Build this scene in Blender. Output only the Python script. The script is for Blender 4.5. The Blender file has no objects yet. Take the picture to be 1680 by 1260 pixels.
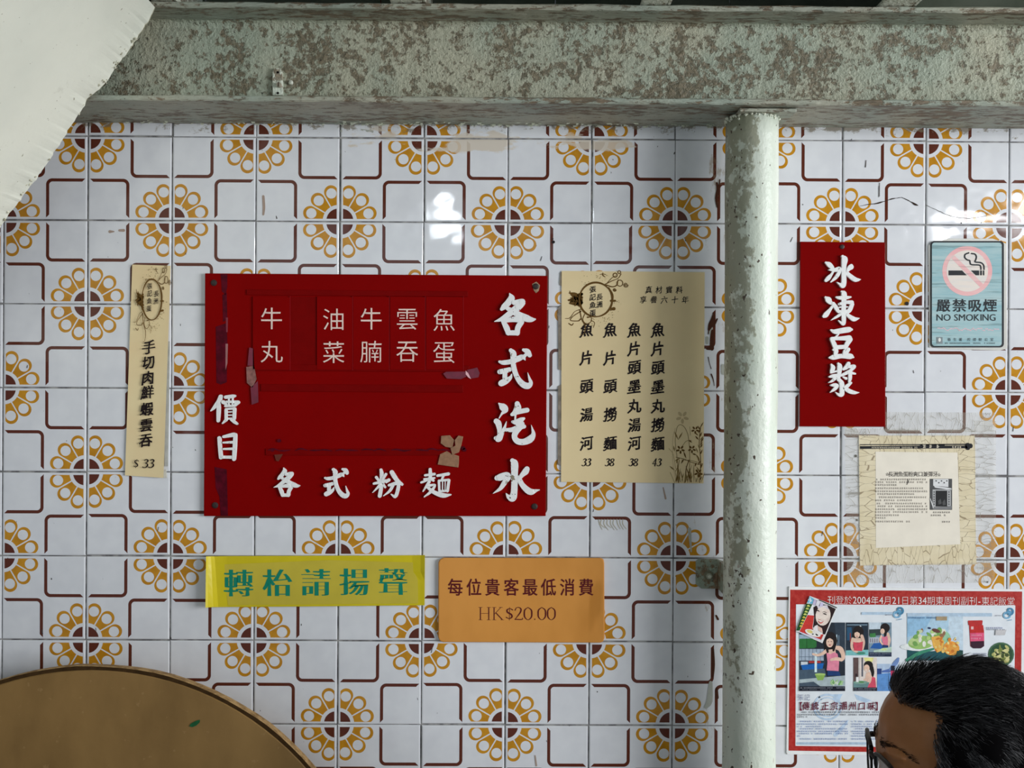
import bpy, math, random
import numpy as np
from mathutils import Vector, Matrix, noise as mnoise

SC = bpy.context.scene
COL = SC.collection
random.seed(7)
RNG = np.random.default_rng(7)

# ------------------------------------------------------------------ camera
F = 1652.0                                   # focal length in pixels of the 1680x1260 frame
CAM = np.array([0.0, -1.8028, 1.5])
_y, _p, _r = -0.00498, -0.00101, 0.00507
_Rz = np.array([[math.cos(_y), math.sin(_y), 0], [-math.sin(_y), math.cos(_y), 0], [0, 0, 1]])
_Rx = np.array([[1, 0, 0], [0, math.cos(_p), math.sin(_p)], [0, -math.sin(_p), math.cos(_p)]])
_Ry = np.array([[math.cos(_r), 0, math.sin(_r)], [0, 1, 0], [-math.sin(_r), 0, math.cos(_r)]])
ROT = _Ry @ _Rx @ _Rz                        # rows: right, forward, up
cd = bpy.data.cameras.new('camera')
cam = bpy.data.objects.new('camera', cd)
COL.objects.link(cam)
cd.sensor_width = 36.0
cd.lens = 36.0 * F / 1680.0
cd.clip_start = 0.02
cam.matrix_world = Matrix([[ROT[0][i], ROT[2][i], -ROT[1][i], CAM[i]] for i in range(3)] + [[0, 0, 0, 1]])
SC.camera = cam

# ------------------------------------------------------------------ view, world, lights
SC.view_settings.view_transform = 'Standard'
SC.view_settings.look = 'None'
SC.view_settings.gamma = 1.0
SC.view_settings.use_curve_mapping = False
SC.view_settings.exposure = 0.09

W = bpy.data.worlds.new('daylight')
SC.world = W
W.use_nodes = True
_nt = W.node_tree
_nt.nodes.clear()
_out = _nt.nodes.new('ShaderNodeOutputWorld')
_bg = _nt.nodes.new('ShaderNodeBackground')
_tc = _nt.nodes.new('ShaderNodeTexCoord')
_sep = _nt.nodes.new('ShaderNodeSeparateXYZ')
_mr = _nt.nodes.new('ShaderNodeMapRange')
_mr.inputs['From Min'].default_value = -1.0
_mr.inputs['From Max'].default_value = 1.0
_ramp = _nt.nodes.new('ShaderNodeValToRGB')
_ramp.color_ramp.elements[0].color = (0.42, 0.47, 0.54, 1)
_ramp.color_ramp.elements[1].color = (0.95, 1.0, 1.05, 1)
_nt.links.new(_tc.outputs['Generated'], _sep.inputs[0])
_nt.links.new(_sep.outputs['X'], _mr.inputs['Value'])
_nt.links.new(_mr.outputs[0], _ramp.inputs['Fac'])
_nt.links.new(_ramp.outputs['Color'], _bg.inputs['Color'])
_bg.inputs['Strength'].default_value = 0.23
_nt.links.new(_bg.outputs[0], _out.inputs['Surface'])


def area(name, loc, target, sx, sy, power, color):
    l = bpy.data.lights.new(name, 'AREA')
    l.shape = 'RECTANGLE'
    l.size, l.size_y = sx, sy
    l.energy = power
    l.color = color
    o = bpy.data.objects.new(name, l)
    COL.objects.link(o)
    o.location = loc
    o.rotation_euler = (Vector(target) - Vector(loc)).to_track_quat('-Z', 'Y').to_euler()
    return o


# the open shop front on the right, and two ceiling tubes behind the viewer
area('shopfront_daylight', (5.6, -3.0, 1.8), (0.2, 0.0, 1.4), 2.9, 2.3, 345, (0.96, 0.985, 1.0))
area('rear_daylight', (-0.4, -3.6, 1.7), (-0.1, 0.0, 1.4), 2.6, 1.2, 7, (0.74, 0.93, 1.0))
area('ceiling_tube_light', (-0.235, -1.95, 2.115), (-0.15, 0.0, 1.8), 0.06, 0.12, 0.8, (0.85, 0.92, 1.0))
area('side_tube_light', (1.78, -1.75, 2.1), (0.9, 0.0, 1.8), 0.5, 0.06, 2.6, (0.97, 0.98, 1.0))


# ------------------------------------------------------------------ pixel -> place
def ray(px, py):
    d = ((px - 840.0) / F) * ROT[0] + ROT[1] - ((py - 630.0) / F) * ROT[2]
    return d


def at(px, py, y=0.0):
    """point where the sight line through a pixel meets the plane of depth y"""
    d = ray(px, py)
    return CAM + d * ((y - CAM[1]) / d[1])


# ------------------------------------------------------------------ colour and materials
def lin(c):
    out = []
    for v in c:
        v = max(0.0, v) / 255.0
        out.append(v / 12.92 if v <= 0.04045 else ((v + 0.055) / 1.055) ** 2.4)
    return out


GAIN = 0.80


def alb(c, g=None):
    g = g or GAIN
    return [min(0.92, max(0.0015, v / g)) for v in lin(c)]


class N:
    """small helper that writes node maths as python expressions"""
    def __init__(s, t, sock):
        s.t, s.s = t, sock

    def _m(s, op, a, b=None, c=None, clamp=False):
        n = s.t.nodes.new('ShaderNodeMath')
        n.operation = op
        n.use_clamp = clamp
        for i, v in enumerate((a, b, c)):
            if v is None:
                continue
            if isinstance(v, N):
                s.t.links.new(v.s, n.inputs[i])
            else:
                n.inputs[i].default_value = v
        return N(s.t, n.outputs[0])

    def __add__(s, o): return s._m('ADD', s, o)
    __radd__ = __add__
    def __sub__(s, o): return s._m('SUBTRACT', s, o)
    def __rsub__(s, o): return s._m('SUBTRACT', o, s)
    def __mul__(s, o): return s._m('MULTIPLY', s, o)
    __rmul__ = __mul__
    def __truediv__(s, o): return s._m('DIVIDE', s, o)
    def __gt__(s, o): return s._m('GREATER_THAN', s, o)
    def __lt__(s, o): return s._m('LESS_THAN', s, o)
    def mn(s, o): return s._m('MINIMUM', s, o)
    def mx(s, o): return s._m('MAXIMUM', s, o)
    def sqrt(s): return s._m('SQRT', s)
    def ab(s): return s._m('ABSOLUTE', s)
    def clamp(s): return s._m('ADD', s, 0.0, clamp=True)


def step(x, a, b):
    n = x.t.nodes.new('ShaderNodeMapRange')
    n.interpolation_type = 'SMOOTHSTEP'
    x.t.links.new(x.s, n.inputs['Value'])
    n.inputs['From Min'].default_value = a
    n.inputs['From Max'].default_value = b
    return N(x.t, n.outputs[0])


def mix(t, fac, a, b):
    n = t.nodes.new('ShaderNodeMix')
    n.data_type = 'RGBA'
    if isinstance(fac, N):
        t.links.new(fac.s, n.inputs[0])
    else:
        n.inputs[0].default_value = fac
    for sock, v in ((n.inputs[6], a), (n.inputs[7], b)):
        if isinstance(v, N):
            t.links.new(v.s, sock)
        else:
            sock.default_value = (*v[:3], 1)
    return N(t, n.outputs[2])


def new_mat(name, rough=0.6, spec=0.5):
    m = bpy.data.materials.new(name)
    m.use_nodes = True
    t = m.node_tree
    b = t.nodes['Principled BSDF']
    b.inputs['Roughness'].default_value = rough
    b.inputs['Specular IOR Level'].default_value = spec
    return m, t, b


def objco(t, scale=(1, 1, 1)):
    tc = t.nodes.new('ShaderNodeTexCoord')
    mp = t.nodes.new('ShaderNodeMapping')
    mp.inputs['Scale'].default_value = scale
    t.links.new(tc.outputs['Object'], mp.inputs['Vector'])
    return mp.outputs[0]


def nz(t, vec, scale, detail=3.0, rough=0.55):
    n = t.nodes.new('ShaderNodeTexNoise')
    n.inputs['Scale'].default_value = scale
    n.inputs['Detail'].default_value = detail
    n.inputs['Roughness'].default_value = rough
    t.links.new(vec, n.inputs['Vector'])
    return N(t, n.outputs[0])


def bump(t, b, h, strength, dist):
    n = t.nodes.new('ShaderNodeBump')
    n.inputs['Strength'].default_value = strength
    n.inputs['Distance'].default_value = dist
    t.links.new(h.s, n.inputs['Height'])
    t.links.new(n.outputs[0], b.inputs['Normal'])


_MC = {}


def M(c, rough=0.6, spec=0.3, var=0.06, scale=60.0, g=None):
    """painted / printed surface of a given observed colour with slight mottling"""
    k = (tuple(c), rough, spec, var, scale, g)
    if k in _MC:
        return _MC[k]
    m, t, b = new_mat('paint_%02x%02x%02x' % tuple(int(v) for v in c), rough, spec)
    a = alb(c, g)
    if var:
        f = nz(t, objco(t), scale)
        col = mix(t, step(f, 0.3, 0.7), [v * (1 - var) for v in a], [min(.95, v * (1 + var)) for v in a])
        t.links.new(col.s, b.inputs['Base Color'])
    else:
        b.inputs['Base Color'].default_value = (*a, 1)
    _MC[k] = m
    return m


# ------------------------------------------------------------------ object helpers
def tag(o, label=None, cat=None, group=None, kind=None):
    if label:
        o['label'] = label
    if cat:
        o['category'] = cat
    if group:
        o['group'] = group
    if kind:
        o['kind'] = kind
    return o


def thing(name, label, cat, loc, group=None):
    o = bpy.data.objects.new(name, None)
    o.empty_display_size = 0.05
    o.location = loc
    COL.objects.link(o)
    return tag(o, label, cat, group)


def root_loc(p):
    v = Vector((0, 0, 0))
    while p is not None:
        v += p.location
        p = p.parent
    return np.array(v)


class MB:
    """collects world-space geometry that becomes ONE mesh object"""
    def __init__(s):
        s.v, s.f, s.m, s.mats = [], [], [], []
        s.k = 0

    def mi(s, mat):
        if mat not in s.mats:
            s.mats.append(mat)
        return s.mats.index(mat)

    def add(s, vs, fs, mat):
        b = len(s.v)
        s.v.extend([tuple(map(float, v)) for v in vs])
        i = s.mi(mat)
        for f in fs:
            s.f.append(tuple(b + a for a in f))
            s.m.append(i)

    def poly(s, pts, y, mat):
        """flat printed polygon from wall pixels at depth y"""
        s.add([at(p[0], p[1], y) for p in pts], [tuple(range(len(pts)))[::-1]], mat)

    def prism(s, pts, y0, y1, mat):
        """pixel outline given real thickness from y0 (back) to y1 (front, towards viewer)"""
        n = len(pts)
        fr = [at(p[0], p[1], y0) for p in pts]
        vs = [np.array([p[0], y1, p[2]]) for p in fr] + [np.array([p[0], y0, p[2]]) for p in fr]
        area2 = sum(pts[i][0] * pts[(i + 1) % n][1] - pts[(i + 1) % n][0] * pts[i][1] for i in range(n))
        fs = [tuple(range(n)), tuple(range(2 * n - 1, n - 1, -1))]
        for i in range(n):
            j = (i + 1) % n
            fs.append((i, n + i, n + j, j))
        if area2 > 0:
            fs = [f[::-1] for f in fs]
        s.add(vs, fs, mat)

    def box(s, x0, x1, y0, y1, z0, z1, mat):
        vs = [(x, y, z) for z in (z0, z1) for y in (y0, y1) for x in (x0, x1)]
        s.add(vs, [(0, 2, 3, 1), (4, 5, 7, 6), (0, 1, 5, 4), (2, 6, 7, 3), (0, 4, 6, 2), (1, 3, 7, 5)], mat)

    def tube(s, pts, rad, mat, n=8, caps=True):
        pts = [np.array(p, float) for p in pts]
        if not hasattr(rad, '__len__'):
            rad = [rad] * len(pts)
        rings = []
        up = np.array([0.0, 0.0, 1.0])
        prev = None
        for i, p in enumerate(pts):
            d = pts[min(i + 1, len(pts) - 1)] - pts[max(i - 1, 0)]
            d = d / (np.linalg.norm(d) + 1e-12)
            if prev is None:
                a = np.cross(d, up)
                if np.linalg.norm(a) < 1e-3:
                    a = np.cross(d, np.array([1.0, 0, 0]))
            else:
                a = prev - d * np.dot(prev, d)
            a = a / (np.linalg.norm(a) + 1e-12)
            prev = a
            b = np.cross(d, a)
            rings.append([p + rad[i] * (a * math.cos(t) + b * math.sin(t)) for t in [2 * math.pi * k / n for k in range(n)]])
        vs = [v for r in rings for v in r]
        fs = []
        for i in range(len(pts) - 1):
            for k in range(n):
                l = (k + 1) % n
                fs.append((i * n + k, i * n + l, (i + 1) * n + l, (i + 1) * n + k))
        if caps:
            fs.append(tuple(range(n))[::-1])
            fs.append(tuple((len(pts) - 1) * n + k for k in range(n)))
        s.add(vs, fs, mat)

    def build(s, name, parent=None, smooth=False, bevel=0.0, seg=2, label=None, kind=None):
        off = root_loc(parent)
        me = bpy.data.meshes.new(name)
        me.from_pydata([(v[0] - off[0], v[1] - off[1], v[2] - off[2]) for v in s.v], [], s.f)
        for m in s.mats:
            me.materials.append(m)
        me.polygons.foreach_set('material_index', s.m)
        if smooth:
            me.polygons.foreach_set('use_smooth', [True] * len(s.f))
        me.update()
        o = bpy.data.objects.new(name, me)
        COL.objects.link(o)
        if parent is not None:
            o.parent = parent
        if bevel:
            b = o.modifiers.new('bevel', 'BEVEL')
            b.width = bevel
            b.segments = seg
            b.limit_method = 'ANGLE'
        if label:
            o['label'] = label
        if kind:
            o['kind'] = kind
        return o


def rrect(x0, y0, x1, y1, r, n=5):
    out = []
    for cx, cy, a0 in ((x1 - r, y0 + r, -90), (x1 - r, y1 - r, 0), (x0 + r, y1 - r, 90), (x0 + r, y0 + r, 180)):
        for k in range(n + 1):
            a = math.radians(a0 + 90 * k / n)
            out.append((cx + r * math.cos(a), cy + r * math.sin(a)))
    return out


def ell(cx, cy, rx, ry=None, n=20, a0=0, a1=360, rot=0):
    ry = ry or rx
    c, s_ = math.cos(rot), math.sin(rot)
    out = []
    full = abs(a1 - a0) >= 360
    for k in range(n if full else n + 1):
        a = math.radians(a0 + (a1 - a0) * k / n)
        u, v = rx * math.cos(a), ry * math.sin(a)
        out.append((cx + u * c - v * s_, cy + u * s_ + v * c))
    return out


def catmull(pts, sub=6):
    p = [np.array(q, float) for q in pts]
    if len(p) < 3:
        return [p[0] + (p[1] - p[0]) * k / sub for k in range(sub + 1)] if len(p) == 2 else p
    p = [2 * p[0] - p[1]] + p + [2 * p[-1] - p[-2]]
    out = []
    for i in range(1, len(p) - 2):
        for k in range(sub):
            t = k / sub
            out.append(0.5 * (2 * p[i] + (p[i + 1] - p[i - 1]) * t + (2 * p[i - 1] - 5 * p[i] + 4 * p[i + 1] - p[i + 2]) * t * t
                              + (3 * p[i] - p[i - 1] - 3 * p[i + 1] + p[i + 2]) * t ** 3))
    out.append(p[-2])
    return out


def brush(mb, pts, mat, y, back=None, sub=5, n=12):
    """one brush stroke: a centre line of (x, y, half width) in wall pixels, swept with round ends.
    flat when back is None, else a raised letter stroke from depth back to depth y"""
    if back is None:
        mb.k = 0
    q = catmull(pts, sub)
    q = [(a[0], a[1], max(0.08, a[2])) for a in q]

    def put(poly):
        mb.k += 1
        yy = y - (mb.k % 60) * (2e-6 if back is None else 1.5e-5)
        if back is None:
            a2 = sum(poly[i][0] * poly[(i + 1) % len(poly)][1] - poly[(i + 1) % len(poly)][0] * poly[i][1] for i in range(len(poly)))
            mb.poly(poly if a2 > 0 else poly[::-1], yy, mat)
        else:
            mb.prism(poly, back, yy, mat)
    L, R = [], []
    for i in range(len(q)):
        a, b = q[max(i - 1, 0)], q[min(i + 1, len(q) - 1)]
        dx, dy = b[0] - a[0], b[1] - a[1]
        l = math.hypot(dx, dy) + 1e-9
        nx, ny = -dy / l, dx / l
        L.append((q[i][0] + nx * q[i][2], q[i][1] + ny * q[i][2]))
        R.append((q[i][0] - nx * q[i][2], q[i][1] - ny * q[i][2]))
    for i in range(len(q) - 1):
        put([L[i], L[i + 1], R[i + 1], R[i]])
    for i in range(0, len(q), max(1, sub // 2) if back is None else sub):
        put(ell(q[i][0], q[i][1], q[i][2], n=n))
    put(ell(q[-1][0], q[-1][1], q[-1][2], n=n))


# ------------------------------------------------------------------ lettering from the built-in font
_fc = bpy.data.curves.new('glyph_source', 'FONT')
_fo = bpy.data.objects.new('glyph_source', _fc)
COL.objects.link(_fo)
_fc.size = 1.0
_fc.resolution_u = 3
_GC = {}


def glyph(ch):
    """filled outline of a character: vertices in an em box, faces, miter normals of the outline"""
    if ch in _GC:
        return _GC[ch]
    _fc.body = ch
    bpy.context.view_layer.update()
    dg = bpy.context.evaluated_depsgraph_get()
    ev = _fo.evaluated_get(dg)
    me = ev.to_mesh()
    V = np.array([v.co[:2] for v in me.vertices]).reshape(-1, 2)
    Fc = [tuple(p.vertices) for p in me.polygons]
    ev.to_mesh_clear()
    cnt = {}
    out = []
    for f in Fc:
        a2 = sum(V[f[i]][0] * V[f[(i + 1) % len(f)]][1] - V[f[(i + 1) % len(f)]][0] * V[f[i]][1] for i in range(len(f)))
        out.append(f if a2 > 0 else f[::-1])
    Fc = out
    for f in Fc:
        for i in range(len(f)):
            a, b = f[i], f[(i + 1) % len(f)]
            cnt[(a, b)] = 1
    NV = np.zeros_like(V)
    for (a, b) in cnt:
        if (b, a) not in cnt:
            d = V[b] - V[a]
            l = np.linalg.norm(d)
            if l > 1e-9:
                nn = np.array([d[1], -d[0]]) / l
                NV[a] += nn
                NV[b] += nn
    # same position vertices share one normal
    l = np.linalg.norm(NV, axis=1, keepdims=True)
    mit = np.where(l > 1e-6, NV / np.maximum(l, 1e-6), 0)
    scale = np.clip(2.0 / np.maximum(l, 1e-6), 1.0, 1.8)
    _GC[ch] = (V, Fc, mit * scale)
    return _GC[ch]


def letter(mb, ch, cx, cy, w, h, mat, y, style='plain', back=None, rot=0.0, seed=0):
    """set one character with its em box centred at wall pixel (cx, cy)"""
    V, Fc, NV = glyph(ch)
    if not len(V):
        return
    P = V.copy()
    wide = ord(ch) > 0x2e80 or ch in '☆'
    if style == 'ming':
        P = P + np.sign(NV) * np.minimum(np.abs(NV), 1.0) * np.array([0.034, -0.019])
    elif style == 'brush':
        P = P + NV * (np.array([0.030, 0.020]) if w > 17 else np.array([0.016, 0.010]))
        rs = np.random.default_rng(ord(ch) + seed)
        ph = rs.uniform(0, 6.28, 4)
        x, yy = P[:, 0].copy(), P[:, 1].copy()
        P[:, 1] = yy + 0.13 * (x - 0.5) + 0.018 * np.sin(7 * x + ph[0]) + 0.014 * np.sin(13 * x + 5 * yy + ph[1])
        P[:, 0] = x + 0.07 * (yy - 0.4) + 0.018 * np.sin(8 * yy + ph[2]) + 0.012 * np.sin(15 * yy + 4 * x + ph[3])
        P[:, 0] = 0.5 + (P[:, 0] - 0.5) * (0.92 - 0.16 * (P[:, 1] - 0.4))
    elif style == 'thin':
        P = P - NV * 0.013
    elif style == 'bold':
        P = P + NV * 0.02
    elif style == 'heavy':
        P = P + NV * 0.014
    elif style == 'round':
        P = P - NV * 0.006
    if wide:
        ox, oy = 0.5, 0.38
    else:
        ox, oy = (V[:, 0].min() + V[:, 0].max()) / 2, 0.345
    U = np.stack([(P[:, 0] - ox) * w, -(P[:, 1] - oy) * h], 1)
    c, s_ = math.cos(rot), math.sin(rot)
    U = np.stack([cx + U[:, 0] * c - U[:, 1] * s_, cy + U[:, 0] * s_ + U[:, 1] * c], 1)
    if back is None:
        mb.add([at(u[0], u[1], y) for u in U], Fc, mat)
        return
    n = len(U)
    fr = [at(u[0], u[1], back) for u in U]
    vs = [(p[0], y, p[2]) for p in fr] + [(p[0], back, p[2]) for p in fr]
    fs = [tuple(f) for f in Fc]
    ed = {(f[i], f[(i + 1) % len(f)]) for f in Fc for i in range(len(f))}
    for (a, b) in ed:
        if (b, a) not in ed:
            fs.append((b, a, n + a, n + b))
    mb.add(vs, fs, mat)


def vtext(mb, s, x, ys, w, h, mat, y, style='brush', dx=0.0, seed=0):
    for k, ch in enumerate(s):
        letter(mb, ch, x + dx * k, ys[k], w, h, mat, y, style, seed=seed)


def htext(mb, s, x0, cy, size, mat, y, style='plain', pitch=None, slope=0.0, wscale=1.0):
    """left to right line starting at pixel x0"""
    x = x0
    for ch in s:
        V, Fc, NV = glyph(ch)
        wide = ord(ch) > 0x2e80 or ch == '☆'
        if wide:
            adv = 1.0
        elif len(V):
            adv = V[:, 0].max() - V[:, 0].min() + 0.11
        else:
            adv = 0.28
        adv = (pitch or adv * size * wscale) if wide or not pitch else adv * size * wscale
        letter(mb, ch, x + adv / 2, cy + slope * (x - x0), size * wscale, size, mat, y, style)
        x += adv
    return x


# serif figures and capitals drawn stroke by stroke (unit box, y down)
FIG = {
    '3': [[(.1, .15, .035), (.28, .02, .05), (.48, .14, .075), (.42, .33, .06), (.25, .46, .03)],
          [(.25, .46, .03), (.46, .55, .06), (.5, .75, .08), (.35, .95, .05), (.12, .98, .04), (.03, .9, .055)]],
    '8': [[(.3, .47, .035), (.1, .33, .065), (.12, .12, .06), (.3, .02, .035), (.47, .12, .06), (.45, .32, .05), (.3, .47, .045),
           (.08, .66, .06), (.06, .86, .07), (.27, .99, .035), (.5, .86, .07), (.5, .66, .06), (.3, .47, .04)]],
    '4': [[(.42, .0, .04), (.05, .68, .03)], [(.03, .7, .04), (.58, .7, .04)], [(.42, .02, .06), (.40, .98, .065)]],
    '$': [[(.5, .2, .05), (.32, .1, .03), (.12, .2, .06), (.16, .4, .07), (.4, .56, .07), (.46, .76, .07), (.28, .9, .03), (.06, .8, .05)],
          [(.3, 0, .022), (.28, 1.02, .022)]],
    '2': [[(.06, .22, .05), (.14, .05, .03), (.3, .0, .035), (.46, .12, .06), (.42, .4, .06), (.06, .95, .025)],
          [(.05, .96, .045), (.54, .96, .045), (.57, .83, .02)]],
    '0': [[(.3, .0, .025), (.08, .2, .055), (.04, .5, .065), (.08, .8, .055), (.3, 1, .025), (.52, .8, .055), (.56, .5, .065), (.52, .2, .055), (.3, .0, .025)]],
    '.': [[(.1, .95, .06), (.11, .95, .06)]],
    'H': [[(.14, .02, .045), (.14, .98, .045)], [(.72, .02, .045), (.72, .98, .045)], [(.14, .48, .02), (.72, .48, .02)],
          [(.02, .0, .018), (.27, .0, .018)], [(.02, 1, .018), (.27, 1, .018)], [(.6, .0, .018), (.85, .0, .018)], [(.6, 1, .018), (.85, 1, .018)]],
    'K': [[(.14, .02, .045), (.14, .98, .045)], [(.16, .55, .02), (.6, .02, .02)], [(.27, .44, .045), (.7, .97, .045)],
          [(.02, .0, .018), (.27, .0, .018)], [(.02, 1, .018), (.27, 1, .018)], [(.5, .0, .018), (.72, .0, .018)], [(.6, 1, .018), (.82, 1, .018)]],
}
FADV = {'3': .62, '8': .66, '4': .66, '$': .62, '2': .66, '0': .66, '.': .3, 'H': .95, 'K': .86, ' ': .35}


def figures(mb, s, x0, y0, h, mat, y, slant=0.0, wide=1.0, gain=1.0):
    x = x0
    for ch in s:
        for st in FIG.get(ch, []):
            brush(mb, [(x + (p[0] * wide + slant * (1 - p[1])) * h, y0 + p[1] * h, p[2] * h * gain) for p in st], mat, y, sub=4, n=8)
        x += FADV[ch] * h * wide
    return x


def ringpts(cx, cy, rx, ry, r0, r1, n=28, a0=0, a1=360):
    """closed or open ring as a brush centre line with varying width"""
    return [(cx + rx * math.cos(math.radians(a0 + (a1 - a0) * k / n)), cy + ry * math.sin(math.radians(a0 + (a1 - a0) * k / n)),
             r0 + (r1 - r0) * (0.5 + 0.5 * math.sin(k * 1.7))) for k in range(n + 1)]


def marks(mb, x0, x1, y, h, mat, yd, dens=0.8, cw=None, rs=None):
    """a line of print too small to read: short irregular bars"""
    rs = rs or random
    cw = cw or h
    x = x0
    while x < x1 - cw * 0.5:
        if rs.random() < dens:
            w = cw * 0.82
            for k in range(3):
                yy = y - h * 0.42 + h * 0.36 * k + rs.uniform(-.04, .04) * h
                a = rs.uniform(0, .3) * w
                b = w - rs.uniform(0, .3) * w
                mb.poly([(x + a, yy), (x + b, yy), (x + b, yy + h * .16), (x + a, yy + h * .16)], yd, mat)
            a = rs.uniform(.15, .6) * w
            mb.poly([(x + a, y - h * .45), (x + a + h * .14, y - h * .45), (x + a + h * .14, y + h * .45), (x + a, y + h * .45)], yd - 2e-5, mat)
        x += cw

# ================================================================== THE SETTING
T = 0.15                                     # tile size
GX, GZ = -0.90057, 1.5 + 0.43731             # where grid corner (0, 0) of the tiling sits


def tile_material():
    m, t, b = new_mat('patterned_glazed_tile', 0.07, 0.5)
    uvn = t.nodes.new('ShaderNodeUVMap')
    uvn.uv_map = 'UVMap'
    sp = t.nodes.new('ShaderNodeSeparateXYZ')
    t.links.new(uvn.outputs[0], sp.inputs[0])
    u, v = N(t, sp.outputs[0]), N(t, sp.outputs[1])
    # quarter flowers in two opposite corners: fold onto one
    far = (u + v) > 1.0
    fu = u + far * (1.0 - 2.0 * u) - 0.012
    fv = v + far * (1.0 - 2.0 * v) - 0.012
    r = (fu * fu + fv * fv).sqrt()
    clip = (fu > 0.022) * (fv > 0.022)
    petals = None
    holes = None
    for deg in (15, 45, 75):
        c, s = math.cos(math.radians(deg)), math.sin(math.radians(deg))
        al = fu * c + fv * s                 # along the petal
        ac = (fv * c - fu * s).ab()
        dx = al - 0.351
        pd = ((dx * dx + ac * ac).sqrt()) < 0.083
        cone = (al > 0.180) * (al < 0.328) * ((ac - al * 0.262) < -0.0065)
        p = pd.mx(cone)
        dh = al - 0.336
        h = ((dh * dh + ac * ac).sqrt()) < 0.0610
        petals = p if petals is None else petals.mx(p)
        holes = h if holes is None else holes.mx(h)
    orange = petals * (1.0 - holes) * (r > 0.188) * clip
    brown = (r < 0.145) * clip
    # rounded brackets round the other two corners
    side = u > v
    px_ = v + side * (u * -1.0 + 1.0 - v)
    px_ = side * (1.0 - u) + (1.0 - side) * u
    py_ = side * v + (1.0 - side) * (1.0 - v)

    def rbox(half, rad):
        qx = (px_ - (half - rad)).mx(0.0)
        qy = (py_ - (half - rad)).mx(0.0)
        return (qx * qx + qy * qy).sqrt() - rad
    line = (rbox(0.494, 0.075) < 0.0) * (rbox(0.456, 0.04) > 0.0)
    ends = ((py_ - 0.026 - (0.494 - px_)) > 0.0).mx(px_ < 0.456) * ((px_ - 0.026 - (0.494 - py_)) > 0.0).mx(py_ < 0.456)
    brk = line * ends
    oc = objco(t)
    var = nz(t, oc, 26.0, 2.0)
    white = mix(t, step(var, 0.25, 0.75), alb((207, 208, 213)), alb((214, 215, 219)))
    # tiny dark specks and scratches in the glaze
    sp1 = nz(t, objco(t, (1, 1, 0.45)), 170.0, 1.0)
    white = mix(t, step(sp1, 0.765, 0.80), white, lin((60, 58, 60)))
    org = mix(t, step(nz(t, oc, 40.0, 3.0), 0.3, 0.7), alb((176, 120, 24)), alb((192, 136, 34)))
    col = mix(t, orange, white, org)
    col = mix(t, brown.mx(brk), col, alb((88, 42, 30)))
    # old distemper and grime left in a band under the beam
    spz = t.nodes.new('ShaderNodeSeparateXYZ')
    tcz = t.nodes.new('ShaderNodeTexCoord')
    t.links.new(tcz.outputs['Object'], spz.inputs[0])
    z = N(t, spz.outputs[2])
    x = N(t, spz.outputs[0])
    n1 = nz(t, objco(t, (0.55, 1, 1.6)), 14.0, 6.0, 0.65)
    band = step(z, 1.895, 1.925) * step(z, 1.99, 1.93) * step(x, -0.38, -0.2) * step(x, 0.32, 0.2)
    sm = step(n1 + band * 0.30, 0.74, 0.80)
    col = mix(t, sm * 0.85, col, alb((196, 184, 168)))
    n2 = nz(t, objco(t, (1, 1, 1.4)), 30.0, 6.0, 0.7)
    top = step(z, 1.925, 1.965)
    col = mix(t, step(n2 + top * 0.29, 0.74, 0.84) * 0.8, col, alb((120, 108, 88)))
    # rusty dirt beside the pipe column
    near = step(x, 0.30, 0.365) * step(x, 0.50, 0.44)
    col = mix(t, step(nz(t, objco(t, (1.3, 1, 0.5)), 22.0, 6.0, 0.7) + near * 0.18, 0.74, 0.84) * 0.7, col, alb((150, 132, 108)))
    t.links.new(col.s, b.inputs['Base Color'])
    rg = nz(t, oc, 9.0, 4.0)
    rr = step(rg, 0.2, 0.9) * 0.10 + 0.05 + sm * 0.5
    t.links.new(rr.s, b.inputs['Roughness'])
    bump(t, b, nz(t, oc, 11.0, 2.0), 0.10, 0.02)
    return m


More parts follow.
